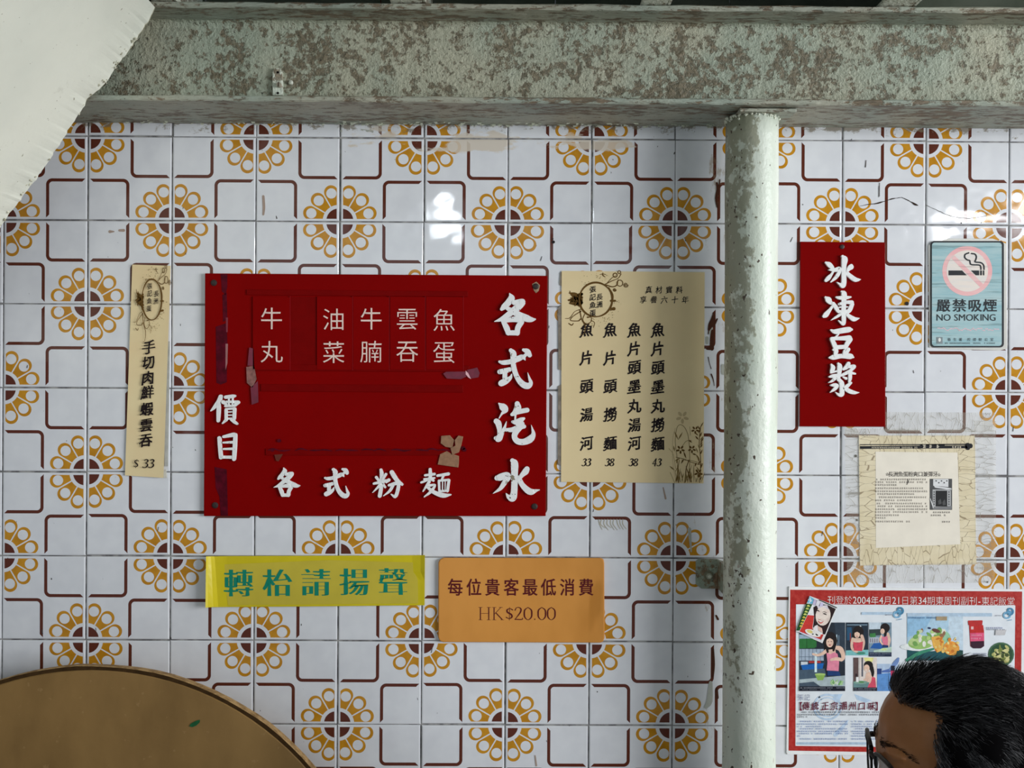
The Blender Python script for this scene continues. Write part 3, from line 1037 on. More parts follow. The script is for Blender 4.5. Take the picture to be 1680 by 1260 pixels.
# --- brush characters, traced stroke by stroke: (x, y, half width) in the scale of a close-up crop
ST = {
 '各': [[(372, 145, 6), (392, 195, 36), (355, 245, 34), (310, 290, 30), (285, 315, 18)],
       [(420, 245, 25), (510, 235, 33), (470, 285, 38), (415, 330, 36), (350, 380, 30), (280, 425, 22), (205, 450, 3)],
       [(345, 305, 20), (400, 335, 30), (470, 375, 34), (550, 412, 38), (605, 428, 28), (648, 425, 10)],
       [(300, 445, 22), (340, 520, 32), (358, 575, 26)], [(310, 445, 16), (420, 425, 30), (505, 440, 24)],
       [(500, 455, 30), (462, 515, 30), (455, 575, 28)], [(352, 572, 26), (455, 572, 28)]],
 '式': [[(262, 885, 14), (300, 895, 24), (380, 885, 27), (460, 855, 31), (515, 835, 26), (542, 868, 5)],
       [(522, 757, 16), (565, 775, 30), (590, 815, 24)], [(520, 840, 18), (545, 812, 18), (570, 790, 12)],
       [(385, 762, 22), (412, 800, 34), (412, 880, 28), (420, 960, 28), (457, 1060, 28), (515, 1130, 34), (572, 1148, 34), (602, 1115, 22), (588, 1070, 14), (568, 1003, 2)],
       [(265, 995, 27), (320, 985, 28), (372, 970, 25)], [(322, 990, 26), (320, 1060, 26)], [(282, 1120, 34), (330, 1095, 34), (380, 1060, 20), (394, 1022, 6)]],
 '汽': [[(255, 145, 8), (300, 185, 40), (325, 215, 32), (287, 258, 12), (258, 305, 6)],
       [(228, 338, 30), (250, 365, 34), (262, 430, 26), (262, 490, 22)], [(222, 522, 22), (252, 525, 38), (287, 470, 24), (320, 400, 14), (338, 340, 3)],
       [(455, 148, 28), (460, 195, 38), (430, 245, 30), (397, 265, 18)], [(440, 240, 28), (510, 227, 26), (562, 217, 26)],
       [(405, 345, 16), (445, 348, 28), (500, 322, 26), (528, 308, 14)], [(436, 270, 10), (432, 330, 10)],
       [(335, 432, 18), (400, 430, 26), (480, 402, 28), (530, 395, 22)], [(455, 372, 18), (510, 365, 24)],
       [(490, 400, 30), (440, 455, 32), (425, 510, 30), (460, 556, 32), (530, 562, 34), (598, 530, 38), (630, 480, 24), (620, 425, 11), (607, 380, 2)]],
 '水': [[(402, 765, 24), (425, 800, 40), (425, 900, 37), (425, 1000, 35), (420, 1110, 36), (402, 1170, 42), (362, 1160, 24), (333, 1122, 4)],
       [(235, 955, 28), (275, 945, 38), (340, 920, 30), (362, 945, 26), (320, 1000, 28), (270, 1070, 20), (193, 1122, 3)],
       [(460, 985, 18), (505, 925, 24), (542, 888, 34), (560, 858, 30)], [(470, 955, 26), (510, 1030, 28), (570, 1090, 34), (612, 1105, 32), (660, 1092, 15), (697, 1083, 4)]],
 '冰': [[(230, 300, 14), (280, 330, 38), (330, 380, 32), (352, 412, 18)], [(235, 585, 26), (272, 548, 34), (320, 490, 20), (345, 450, 16)],
       [(278, 418, 8), (380, 420, 32), (445, 398, 30), (440, 460, 28), (390, 540, 26), (310, 612, 8)],
       [(495, 202, 20), (528, 250, 48), (518, 350, 38), (517, 480, 36), (518, 600, 38), (500, 668, 40), (460, 650, 22), (405, 613, 4)],
       [(562, 450, 14), (600, 400, 32), (630, 372, 42), (636, 350, 25)], [(570, 472, 28), (625, 522, 34), (692, 570, 36), (740, 576, 25), (782, 570, 5)]],
 '凍': [[(225, 850, 14), (270, 890, 46), (300, 932, 34), (340, 955, 20)], [(345, 985, 18), (300, 1045, 24), (232, 1130, 40), (200, 1155, 26)],
       [(398, 850, 12), (450, 862, 28), (560, 858, 26), (622, 850, 14)], [(482, 760, 14), (520, 800, 42), (516, 950, 35), (516, 1100, 35), (516, 1240, 32), (500, 1275, 25), (430, 1220, 6)],
       [(350, 950, 24), (395, 1020, 32), (432, 1085, 22)], [(450, 960, 22), (560, 932, 26), (642, 935, 34)], [(650, 965, 30), (612, 1050, 34), (572, 1090, 30)],
       [(450, 1010, 12), (575, 1005, 10)], [(428, 1078, 22), (590, 1072, 22)], [(485, 1110, 22), (405, 1162, 20), (312, 1217, 4)], [(560, 1122, 22), (630, 1172, 32), (682, 1200, 36), (764, 1185, 5)]],
 '豆': [[(312, 112, 12), (380, 138, 38), (500, 120, 44), (600, 105, 42), (642, 105, 18)], [(430, 180, 12), (385, 228, 14)],
       [(325, 250, 28), (450, 245, 30), (600, 240, 44)], [(325, 258, 28), (368, 350, 36), (390, 420, 28)], [(615, 262, 40), (565, 340, 36), (545, 395, 30)],
       [(385, 388, 34), (545, 378, 32)], [(352, 425, 18), (400, 440, 28), (385, 500, 24)], [(590, 420, 28), (560, 470, 26)], [(388, 455, 30), (385, 520, 30)], [(535, 450, 28), (528, 515, 34)],
       [(292, 550, 16), (350, 545, 40), (480, 525, 36), (620, 530, 44), (667, 546, 14)]],
 '漿': [[(320, 660, 14), (345, 710, 36), (322, 772, 26)], [(312, 790, 14), (402, 765, 14)], [(428, 642, 16), (452, 690, 38), (442, 800, 32), (428, 905, 22)],
       [(288, 855, 14), (350, 842, 30), (440, 830, 22)], [(385, 868, 26), (332, 920, 20), (273, 947, 4)], [(592, 645, 30), (560, 700, 34), (512, 735, 20)],
       [(600, 695, 24), (680, 690, 28), (625, 752, 24), (545, 800, 26), (470, 835, 16)], [(600, 785, 28), (695, 806, 14)], [(618, 790, 28), (616, 880, 28), (602, 940, 14)],
       [(510, 858, 12), (552, 880, 22)], [(450, 905, 26), (482, 960, 38), (486, 1050, 36), (482, 1130, 38), (440, 1140, 24), (383, 1098, 4)],
       [(310, 990, 14), (370, 985, 30), (412, 998, 26), (370, 1050, 26), (298, 1102, 5)], [(630, 950, 18), (570, 1002, 28), (525, 1035, 22)], [(530, 1032, 28), (602, 1080, 34), (680, 1105, 28), (758, 1105, 4)]],
 '價': [[(188, 62, 20), (170, 105, 20), (130, 160, 16), (95, 195, 5)], [(170, 130, 17), (168, 205, 19), (165, 288, 15)], [(235, 66, 16), (300, 58, 17), (320, 55, 12)],
       [(212, 112, 18), (240, 132, 12)], [(240, 108, 10), (350, 112, 15)], [(352, 115, 16), (318, 145, 13)], [(232, 150, 11), (312, 146, 11)], [(265, 72, 8), (264, 145, 8)], [(300, 72, 7), (298, 145, 7)],
       [(238, 182, 13), (238, 275, 13)], [(318, 176, 15), (314, 268, 15)], [(240, 178, 9), (315, 172, 11)], [(240, 207, 6), (312, 203, 6)], [(240, 236, 6), (312, 234, 6)], [(240, 268, 9), (312, 266, 10)],
       [(240, 278, 15), (205, 312, 6)], [(290, 275, 15), (318, 300, 14), (342, 316, 10)]],
 '目': [[(175, 450, 18), (181, 540, 18), (190, 632, 18)], [(215, 437, 13), (300, 420, 20), (322, 420, 18)], [(325, 420, 17), (320, 530, 19), (313, 648, 17)],
       [(212, 492, 8), (305, 488, 13)], [(215, 552, 9), (305, 550, 12)], [(195, 628, 13), (315, 630, 15)]],
 '粉': [[(1025, 108, 12), (1032, 150, 17), (1030, 240, 15), (1015, 332, 17)], [(985, 172, 12), (1008, 200, 11)], [(1068, 146, 12), (1042, 188, 10)], [(965, 226, 10), (1045, 208, 15), (1085, 196, 8)],
       [(1022, 232, 13), (990, 268, 9), (955, 302, 4)], [(1042, 230, 11), (1062, 258, 9)], [(1092, 196, 15), (1072, 216, 8)],
       [(1118, 128, 18), (1140, 165, 19), (1170, 205, 16), (1208, 234, 11)], [(1095, 240, 11), (1150, 225, 15), (1185, 225, 13)], [(1180, 228, 14), (1168, 290, 15), (1148, 338, 14), (1112, 318, 4)],
       [(1130, 240, 13), (1100, 290, 12), (1048, 332, 4)]],
 '麵': [[(1448, 104, 13), (1450, 150, 15), (1448, 195, 12)], [(1405, 155, 10), (1485, 145, 12)], [(1398, 188, 9), (1485, 178, 9)], [(1440, 182, 12), (1402, 205, 10), (1372, 216, 9)], [(1455, 186, 11), (1478, 202, 9)],
       [(1440, 212, 13), (1412, 255, 10), (1388, 292, 6)], [(1442, 243, 11), (1490, 240, 9), (1455, 295, 13), (1398, 340, 5)],
       [(1430, 262, 11), (1480, 300, 16), (1560, 328, 20), (1626, 322, 6)],
       [(1512, 158, 11), (1560, 150, 12), (1605, 143, 14)], [(1562, 162, 11), (1546, 196, 8)], [(1524, 202, 11), (1528, 292, 10)], [(1524, 202, 9), (1608, 194, 10)], [(1610, 198, 12), (1598, 290, 12)],
       [(1528, 292, 9), (1598, 288, 9)], [(1555, 210, 5), (1555, 285, 5)], [(1578, 210, 4), (1577, 285, 4)]],
}


def brush_letter(name, ch, ox, oy, sc, yf, yb, parent, mat, sx=1.0, ty=0.0, grow=1.0):
    """raised brush character; (ox, oy) image origin of the crop it was traced from and sc its zoom"""
    mb = MB()
    for s in ST[ch]:
        brush(mb, [(ox + p[0] / sc * sx, oy + p[1] / sc + ty, p[2] / sc * grow) for p in s], mat, yf, back=yb, sub=5, n=12)
    return mb.build(name, parent)


# ------------------------------------------------------------------ large red price board
RED, t, b = new_mat('red_acrylic', 0.4, 0.02)
f = nz(t, objco(t), 6.0, 4.0)
c = mix(t, step(f, .3, .7), alb((118, 0, 0)), alb((124, 0, 0)))
t.links.new(c.s, b.inputs['Base Color'])
RED2 = M((110, 0, 0), 0.4, 0.03, 0.05)
RED3 = M((128, 8, 14), 0.4, 0.1, 0.05)
PURP = M((76, 4, 22), 0.5, 0.1, 0.3, 90)
PURP2 = M((104, 20, 44), 0.3, 0.5, 0.2, 60)
BROWNP = M((142, 108, 84), 0.8, 0.1, 0.12, 120)
GREYT = M((128, 86, 80), 0.5, 0.3, 0.3, 140)
SCREWM = M((46, 34, 32), 0.5, 0.4)

YB = -0.0065
c0 = at(617, 648, 0)
board = thing('price_board', 'large red price board with raised white brush characters and name slats', 'sign', (c0[0], 0, at(617, 846)[2]))
mb = MB()
mb.prism([(338, 449), (898, 453), (895, 846), (336, 846)], -0.0002, YB, RED)
mb.build('panel', board, bevel=0.0008)
for (nm, pts, mt, y0, y1) in (
        ('rail', [(405, 475), (768, 478), (768, 487), (405, 484)], RED2, YB, YB - .0018),
        ('rail', [(408, 598), (770, 600), (770, 610), (408, 608)], RED2, YB, YB - .0018),
        ('rail', [(428, 630), (760, 632), (760, 644), (428, 642)], RED2, YB, YB - .0014),
        ('rail', [(436, 736), (752, 736), (752, 747), (436, 747)], RED2, YB, YB - .0014)):
    mb = MB()
    mb.prism(pts, y0, y1, mt)
    mb.build(nm, board, bevel=0.0006)
LET_S = M((226, 196, 186), 0.5, 0.3, 0.05)
slats = [((415, 476), '牛丸', (445.5, 522.5, 577)), ((520, 578.5), '油菜', (547.5, 524, 578)), ((579.5, 638.5), '牛腩', (609, 523, 577)),
         ((640, 697.5), '雲吞', (668, 523, 576)), ((699, 760), '魚蛋', (728.5, 525, 577.5))]
for (x0, x1), s, (cx, ya, yb_) in slats:
    mb = MB()
    mb.prism([(x0, 486.5), (x1, 487.5), (x1, 607), (x0, 606)], YB, YB - .0022, RED)
    pl = mb.build('name_slat', board, bevel=0.0005)
    mb = MB()
    mb.prism([(x1 - .2, 486), (x1 + .9, 486), (x1 + .9, 608), (x1 - .2, 608)], YB, YB - .0024, RED3)
    mb.build('slat_edge', pl)
    for ch, yy in zip(s, (ya, yb_)):
        mb = MB()
        letter(mb, ch, cx, yy, 38.5, 39, LET_S, YB - .0030, 'round', back=YB - .0021)
        mb.build('character', pl)
mb = MB()
mb.prism([(477, 487), (519, 487), (519, 606), (477, 606)], YB, YB - .0006, RED2)
mb.build('empty_slot', board)
# raised brush characters
for ch, ox, oy in (('各', 780, 460), ('式', 780, 460), ('汽', 780, 640), ('水', 780, 640)):
    brush_letter('character', ch, ox, oy, 6.633, YB - .0038, YB, board, WHITE_LET)
for ch in '價目':
    brush_letter('character', ch, 330, 640, 5.725, YB - .0035, YB, board, WHITE_LET)
for ch in '粉麵':
    brush_letter('character', ch, 430, 750, 5.25, YB - .0035, YB, board, CLEANW)
# the smaller row repeats the first two characters of the tall column
brush_letter('character', '各', 447 - 200 / 11.75, 767 - 140 / 9.6, 9.6, YB - .0035, YB, board, CLEANW, sx=0.92, grow=0.95)
brush_letter('character', '式', 531 - 240 / 9.1, 767.5 - 740 / 8.9, 8.9, YB - .0035, YB, board, CLEANW, sx=0.985, grow=1.0)
for (x, yy) in ((351, 464), (879, 470), (353, 829), (877, 831)):
    mb = MB()
    p = at(x, yy, YB)
    mb.tube([p + np.array([0, .0004, 0]), p + np.array([0, -.0012, 0]), p + np.array([0, -.002, 0])], [.0058, .0054, .003], SCREWM, n=14)
    mb.build('screw', board)
mb = MB()
mb.poly([(873, 466), (880, 462), (886, 468), (884, 477), (879.5, 481), (876, 477)], YB - .0004, M((150, 122, 98), .7, .2, .2, 200))
mb.build('hole_stain', board)
for poly in ([(362, 449.5), (373, 449.5), (373, 470), (370, 484), (364, 478)], [(354, 536), (372, 530), (373, 560), (372, 627), (362, 631), (355, 628)],
             [(352, 700 + 66), (372, 770), (374, 846), (362, 846), (360, 815), (354, 800)], [(365, 484), (372, 480), (373, 524), (366, 528)]):
    mb = MB()
    mb.poly(poly, YB - .0003, PURP)
    mb.build('tape_residue', board, label='dark purple strip of old tape residue')
for poly in ([(404, 602), (417, 600), (421, 622), (414, 636), (405, 628)], [(409, 570), (416, 572), (417, 600), (406, 600)], [(411, 636), (423, 625), (424, 660), (413, 664)]):
    mb = MB()
    mb.poly(poly, YB - .0022, PURP2 if poly[0][0] > 405 else GREYT)
    mb.build('tape_residue', board, label='grey purple scrap of tape at the rail end')
mb = MB()
mb.poly([(370, 564), (374, 564), (373, 596), (370, 607)], YB - .0004, M((150, 100, 100), .5, .3))
mb.build('tape_residue', board, label='pale torn sliver of tape')
mb = MB()
mb.poly([(370.5, 521), (374, 521), (373.5, 545), (371, 545)], YB - .0004, M((120, 44, 56), .5, .3))
mb.build('tape_residue', board, label='pink torn sliver of tape')
mb = MB()
mb.poly([(727, 613), (732, 610), (765, 609.5), (765, 618), (756, 622), (733, 621)], YB - .0023, PURP2)
mb.poly([(764, 608), (768, 612), (773, 622), (768, 619), (764, 614)], YB - .0026, M((222, 170, 176), .4, .5))
mb.poly([(766, 607), (783, 603), (787, 612), (785, 619), (773, 621), (768, 612)], YB - .0024, PURP2)
mb.build('tape_residue', board, label='wrinkled purple tape at the end of the rail')
mb = MB()
mb.prism([(724, 715), (738, 714), (745, 722), (742, 735), (731, 733), (723, 727)], YB, YB - .0026, BROWNP)
mb.prism([(746, 722), (752, 714.5), (760, 716), (757, 730), (753, 742), (742, 746), (739, 735), (747, 731)], YB, YB - .0034, BROWNP)
mb.prism([(722, 745), (733, 740), (740, 744), (753, 748), (753, 758), (752, 767), (718, 762)], YB, YB - .0020, BROWNP)
mb.build('torn_paper', board, bevel=0.0005, label='scraps of torn brown paper tape')
mb = MB()
rs = random.Random(9)
for k in range(14):
    x = 440 + k * 22 + rs.uniform(-6, 6)
    brush(mb, [(x, 739 + rs.uniform(-1, 1), .6), (x + 9, 738 + rs.uniform(-2, 2), 1.3), (x + 20, 739 + rs.uniform(-1, 1), .5)], PURP, YB - .0018, sub=3, n=6)
for (x, yy) in ((458, 723), (447, 738), (762, 738), (760, 735)):
    mb.poly(ell(x, yy, 3.5, 3, n=9), YB - .0019, PURP)
mb.poly([(450, 746), (464, 745), (462, 749), (457, 757), (453, 756)], YB - .002, M((96, 44, 34), .7, .2))
mb.build('grime', board, label='purple grime along the lower rail')

# ------------------------------------------------------------------ narrow red drinks sign
rs2 = thing('hanging_sign', 'narrow upright red sign with four white brush characters right of the pipe column', 'sign', (at(1381, 700)[0], 0, at(1381, 700)[2]))
REDB, t, b = new_mat('bright_red_acrylic', 0.15, 0.08)
b.inputs['Base Color'].default_value = (*alb((114, 0, 3)), 1)
mb = MB()
mb.prism([(1312, 397), (1451, 398), (1451.5, 700), (1311, 699.5)], -0.0002, -0.0045, REDB)
mb.build('panel', rs2, bevel=0.0007)
for ch, oy in (('冰', 400), ('凍', 400), ('豆', 530), ('漿', 530)):
    brush_letter('character', ch, 1330, oy, 9.69, -0.0085, -0.0045, rs2, CLEANW)
mb = MB()
p = at(1381.5, 405, -0.0045)
mb.tube([p + np.array([0, .0004, 0]), p + np.array([0, -.0012, 0]), p + np.array([0, -.0018, 0])], [.0042, .004, .002], SCREWM, n=14)
mb.build('screw', rs2)

# ------------------------------------------------------------------ beige papers
BRN = M((96, 68, 26), 0.7, 0.2, 0)
BRN2 = M((128, 104, 60), 0.7, 0.2, 0)
BRN3 = M((168, 146, 104), 0.7, 0.2, 0)
BRN4 = M((186, 164, 124), 0.7, 0.2, 0)


def logo(parent, cx, cy, rx, ry, y, ch, tx, name='logo'):
    """splattered ring emblem with curls; rx, ry ring radii in pixels"""
    mb = MB()
    k = rx / 28.0
    fx, fy = rx / 28.0, ry / 28.0

    def P(u, v, r):
        return (cx + u * fx, cy + v * fy, r * max(k, .62))
    pts = [(cx + rx * math.cos(a), cy + ry * math.sin(a), (1.0 + 0.7 * abs(math.sin(a * 1.5 + 1))) * max(k, .7)) for a in [math.radians(-25 + 385 * q / 40) for q in range(41)]]
    brush(mb, pts, BRN, y, sub=2, n=7)
    brush(mb, [P(22, -20, .8), P(29, -8, 1.0), P(29, 4, .6)], BRN, y, sub=4, n=6)
    rs = random.Random(int(cx))
    for q in range(16):                              # the leafy splat on the left
        brush(mb, [P(-25 + rs.uniform(-2, 2), rs.uniform(-10, 14), 2.6), P(-33 + rs.uniform(-5, 3), rs.uniform(-9, 8), 2.4), P(-41 + rs.uniform(-4, 6), rs.uniform(-12, 10), 1.0)], BRN, y, sub=3, n=7)
    brush(mb, [P(-38, -4, 1.6), P(-43, -10, 1.0), P(-44, -14, .5)], BRN, y, sub=3, n=6)
    brush(mb, [P(-46, 1, 1.6), P(-38, 0, 2.4)], BRN, y, sub=3, n=8)
    for s in ([(16, -25, .8), (26, -30, .7), (38, -35, .5), (43, -42, .8)], [(18, -24, .9), (28, -21, 1.0), (36, -24, .8), (38, -33, .4)],
              [(20, -28, .5), (28, -36, .5), (34, -39, .4)], [(-26, 16, .7), (-36, 20, .4), (-44, 30, .6), (-52, 31, .4)],
              [(-25, 19, .8), (-38, 27, .6), (-43, 34, .7), (-30, 35, .8), (-26, 32, 1.2)], [(-27, 18, 1.0), (-24, 32, .8), (-18, 44, .8), (-20, 56, .5), (-26, 58, .3)],
              [(-19, 24, .7), (-22, 33, .6), (-16, 40, .7), (-8, 36, .6), (-8, 29, .6), (-14, 29, 1.4)], [(-8, 34, .6), (-2, 38, .5), (-4, 46, .4)], [(-46, 39, .8), (-41, 42, .9), (-38, 39, .6)],
              [(26, 2, 2.0), (33, 2, 1.8)], [(24, 16, 1.6), (31, 15, 3.0)], [(12, -52 + 8, .5), (12, -40, 1.0), (16, -37, .5)], [(7, -41, .5), (12, -42, .6), (17, -41, .5)]):
        brush(mb, [P(*q) for q in s], BRN, y, sub=5, n=6)
    for u, v, r, w in ((33, -40, 3.4, .8), (40, -45, 2.4, .7), (41, -27, 5.0, .7)):
        brush(mb, [(cx + (u + r * math.cos(a)) * fx, cy + (v + r * math.sin(a)) * fy, w * max(k, .6)) for a in [2 * math.pi * q / 14 for q in range(15)]], BRN, y, sub=2, n=6)
    for u, v, r in ((51, -24, 4.2), (32, -16, 2.8)):   # spirals
        brush(mb, [(cx + (u + r * (1 - q / 26) * math.cos(q * .55)) * fx, cy + (v + r * (1 - q / 26) * math.sin(q * .55)) * fy, .6 * max(k, .6)) for q in range(22)], BRN, y, sub=2, n=6)
    for q in range(70):
        a = rs.choice([rs.uniform(-130, -60), rs.uniform(0, 110)])
        d = rs.uniform(1.05, 1.6)
        mb.poly(ell(cx + rx * d * math.cos(math.radians(a)), cy + ry * d * math.sin(math.radians(a)), rs.uniform(.3, .8), n=6), y - .00005, BRN2)
    o = mb.build(name, parent, label='brown splattered ring emblem')
    mb = MB()
    for c_, u, v in tx:
        letter(mb, c_, cx + u * fx, cy + v * fy, ch * (.82 if fx < .8 else 1), ch, INK, y - .0002, 'brush')
    mb.build('lettering', o)
    return o


# the wide menu
PAPER, t, b = new_mat('beige_menu_paper', 0.55, 0.3)
f = nz(t, objco(t), 8.0, 3.0)
c = mix(t, step(f, .3, .7), alb((226, 202, 158)), alb((218, 196, 152)))
t.links.new(c.s, b.inputs['Base Color'])
bump(t, b, nz(t, objco(t, (1, 1, .25)), 14.0, 2.0), .1, .01)
menu = thing('menu_poster', 'wide beige menu paper with four columns of black characters and a ring emblem', 'poster', (at(1037, 793)[0], 0, at(1037, 793)[2]))
YM = -0.0022
mb = MB()
mb.prism([(921.5, 444.5), (1156, 446.5), (1154, 793), (920.5, 790.5)], -0.0014, YM, PAPER)
mb.build('paper', menu)
mb = MB()
TAPEB = M((128, 118, 106), 0.6, 0.3, 0.25, 70)
mb.prism([(919, 447), (921.6, 446), (921.6, 470), (918, 467)], -0.0004, -0.0016, TAPEB)
mb.prism([(915.5, 505), (922, 500), (922, 608), (916, 606)], -0.0004, -0.0016, TAPEB)
mb.prism([(915.5, 634), (922, 630), (922, 764), (915, 762)], -0.0004, -0.0016, TAPEB)
mb.build('backing_tape', menu, label='grey brown old tape showing at the left edge')
logo(menu, 977.5, 491.5, 27.0, 28.0, YM - .0004, 11.5, [('張', -5, -17, ), ('記', -5, -4), ('魚', -5, 9), ('蛋', -5, 21.5), ('長', 6.5, -4.5), ('洲', 6.5, 8)])
for x, s, ys in ((963, '魚片頭湯河', (541, 587, 633.5, 680, 727)), (1002, '魚片頭撈麵', (541, 587, 633.5, 680, 727)),
                 (1041.5, '魚片頭墨丸湯河', (541, 572, 602.5, 634, 666, 697, 727)), (1080, '魚片頭墨丸撈麵', (541, 572, 603, 634.5, 666, 697, 728))):
    for q, ch in enumerate(s):
        mb = MB()
        letter(mb, ch, x - .5, ys[q], 23.5, 24, INK, YM - .0004, 'brush')
        mb.build('character', menu)
for x, s in ((954.5, '33'), (992.5, '38'), (1031.5, '38'), (1069.5, '43')):
    mb = MB()
    figures(mb, s, x, 752.5, 12, INK, YM - .0004, slant=.16, gain=1.3)
    mb.build('price', menu)
mb = MB()
for k, ch in enumerate('真材實料'):
    letter(mb, ch, 1064.5 + k * 16.7, 475.5, 12.5, 12.5, INK, YM - .0004, 'brush')
for k, ch in enumerate('享譽六十年'):
    letter(mb, ch, 1055.5 + k * 17.2, 491.8, 12.5, 12.5, INK, YM - .0004, 'brush')
mb.build('slogan', menu)
mb = MB()                                       # flowers and grasses printed in the corner
rs = random.Random(21)
yy = YM - .0002


def cpt(x, y_):                                  # crop coordinates to wall pixels
    return 1040 + x / 8.4, 650 + y_ / 8.4


def leaf(x, y_, l, a, w, mat, yd):
    x, y_ = cpt(x, y_)
    l /= 8.4
    brush(mb, [(x, y_, .15), (x + l * .5 * math.cos(a), y_ + l * .5 * math.sin(a), w), (x + l * math.cos(a), y_ + l * math.sin(a), .1)], mat, yd, sub=4, n=6)


def bloom(x, y_, r, mat, yd):
    x, y_ = cpt(x, y_)
    for q in range(5):
        a = q * 1.257 + .3
        mb.poly(ell(x + r * .62 * math.cos(a), y_ + r * .62 * math.sin(a), r * .42, r * .24, n=9, rot=a), yd, mat)


bloom(668, 290, 10.5, BRN4, yy)
for s, mat, w in (([(610, 1190), (600, 900), (570, 620), (600, 420), (680, 410), (750, 560), (770, 900), (740, 1190)], BRN2, .45), ([(660, 700), (720, 620), (790, 610)], BRN2, .4),
                  ([(590, 1190), (540, 950), (535, 600), (570, 440)], BRN4, .4), ([(580, 840), (700, 870), (790, 910), (940, 950)], BRN, .5), ([(660, 880), (800, 890), (940, 930)], BRN2, .4),
                  ([(570, 1040), (610, 990), (640, 1180)], BRN2, .5), ([(905, 1190), (920, 900), (900, 640), (920, 420)], BRN, .6), ([(620, 1190), (610, 1000), (625, 880)], BRN2, .6),
                  ([(700, 1190), (720, 1000), (760, 880)], BRN, .7), ([(560, 1190), (500, 1050)], BRN3, .5), ([(575, 1000), (540, 800), (480, 720)], BRN3, .4), ([(780, 540), (770, 420)], BRN2, .3)):
    brush(mb, [(*cpt(*p), w) for p in s], mat, yy, sub=5, n=6)
for q in range(26):
    x = rs.uniform(560, 930)
    leaf(x, 1188, rs.uniform(60, 260), math.radians(-90 + rs.uniform(-22, 22)), rs.uniform(.4, 1.1), rs.choice([BRN, BRN2, BRN2, BRN3]), yy - .00008)
for q in range(22):
    leaf(rs.uniform(880, 925), 440 + q * 34, rs.uniform(50, 100), math.radians(rs.choice([-55, -125]) + rs.uniform(-12, 12)), rs.uniform(.7, 1.2), rs.choice([BRN, BRN, BRN2]), yy - .0001)
for x, y_, l, a in ((610, 600, 130, -115), (610, 600, 120, -60), (720, 860, 110, -110), (640, 850, 90, 150), (650, 930, 80, -60), (890, 600, 70, -130), (860, 810, 60, -160), (840, 970, 60, -70),
                    (560, 1020, 90, -140), (560, 760, 80, -100), (800, 640, 60, -140), (600, 860, 70, 100)):
    leaf(x, y_, l, math.radians(a), 1.2, BRN2 if x < 650 else BRN, yy - .00012)
for x, y_, r, mt in ((845, 465, 6.5, BRN), (642, 735, 7, BRN), (800, 730, 6.5, BRN), (890, 1060, 7, BRN)):
    bloom(x, y_, r, mt, yy - .00015)
mb.build('flower_print', menu, label='brown flowers and grasses printed in the corner')

# the narrow strip
PAPER2, t, b = new_mat('beige_strip_paper', 0.6, 0.3)
c = mix(t, step(nz(t, objco(t), 10.0, 3.0), .3, .7), alb((226, 204, 160)), alb((220, 196, 152)))
t.links.new(c.s, b.inputs['Base Color'])
strip = thing('menu_strip', 'narrow tilted beige paper strip with one column of black characters, left of the red board', 'poster', (at(243, 784)[0], 0, at(243, 784)[2]))
YS = -0.0028
mb = MB()
sv, sf = [], []
for q in range(13):                            # gently curled away from the wall on the right
    s = q / 12
    for (a, b2) in (((217, 434), (280, 436)), ((205, 780), (268, 784))):
        p = at(a[0] + (b2[0] - a[0]) * s, a[1] + (b2[1] - a[1]) * s, YS - .0022 * s ** 2)
        sv.append(p)
for q in range(13):
    for e in (0, 1):
        sv.append(sv[q * 2 + e] + np.array([0, .0003, 0]))
for q in range(12):
    sf.append((q * 2, q * 2 + 1, q * 2 + 3, q * 2 + 2))
    sf.append((26 + q * 2, 26 + q * 2 + 2, 26 + q * 2 + 3, 26 + q * 2 + 1))
for e in (0, 1):
    for q in range(12):
        sf.append((q * 2 + e, q * 2 + 2 + e, 26 + q * 2 + 2 + e, 26 + q * 2 + e))
sf.append((24, 25, 51, 50))
sf.append((0, 1, 27, 26))
mb.add(sv, sf, PAPER2)
mb.build('paper', strip)
mb = MB()
mb.prism([(270, 560), (279, 560), (276, 765), (270, 765)], -0.0002, -0.0012, M((172, 172, 168), .7, .2, .1))
mb.prism([(262, 772), (273, 770), (274, 784), (262, 783)], -0.0002, -0.0014, M((186, 184, 176), .7, .2, .2))
mb.build('backing_tape', strip, label='grey tape showing behind the right edge')
logo(strip, 249, 491.5, 16.2, 33.5, YS - .0028, 10.8, [('張', -6, -18.5), ('記', -6, -8.5), ('魚', -7, 2), ('蛋', -8, 12), ('長', 13, -8), ('洲', 12, 2)])
for k, ch in enumerate('手切肉鮮蝦雲吞'):
    mb = MB()
    letter(mb, ch, 244.5 - k * 0.85, (569.5, 594.5, 620, 643.5, 671, 697, 722)[k], 23, 23, INK, YS - .0028, 'brush', seed=5)
    mb.build('character', strip)
mb = MB()
figures(mb, '$', 218.5, 753.5, 14, INK, YS - .0028, slant=.14, gain=1.05)
figures(mb, '33', 233.5, 753.5, 14, INK, YS - .0028, slant=.14, wide=1.12, gain=1.1)
mb.build('price', strip)

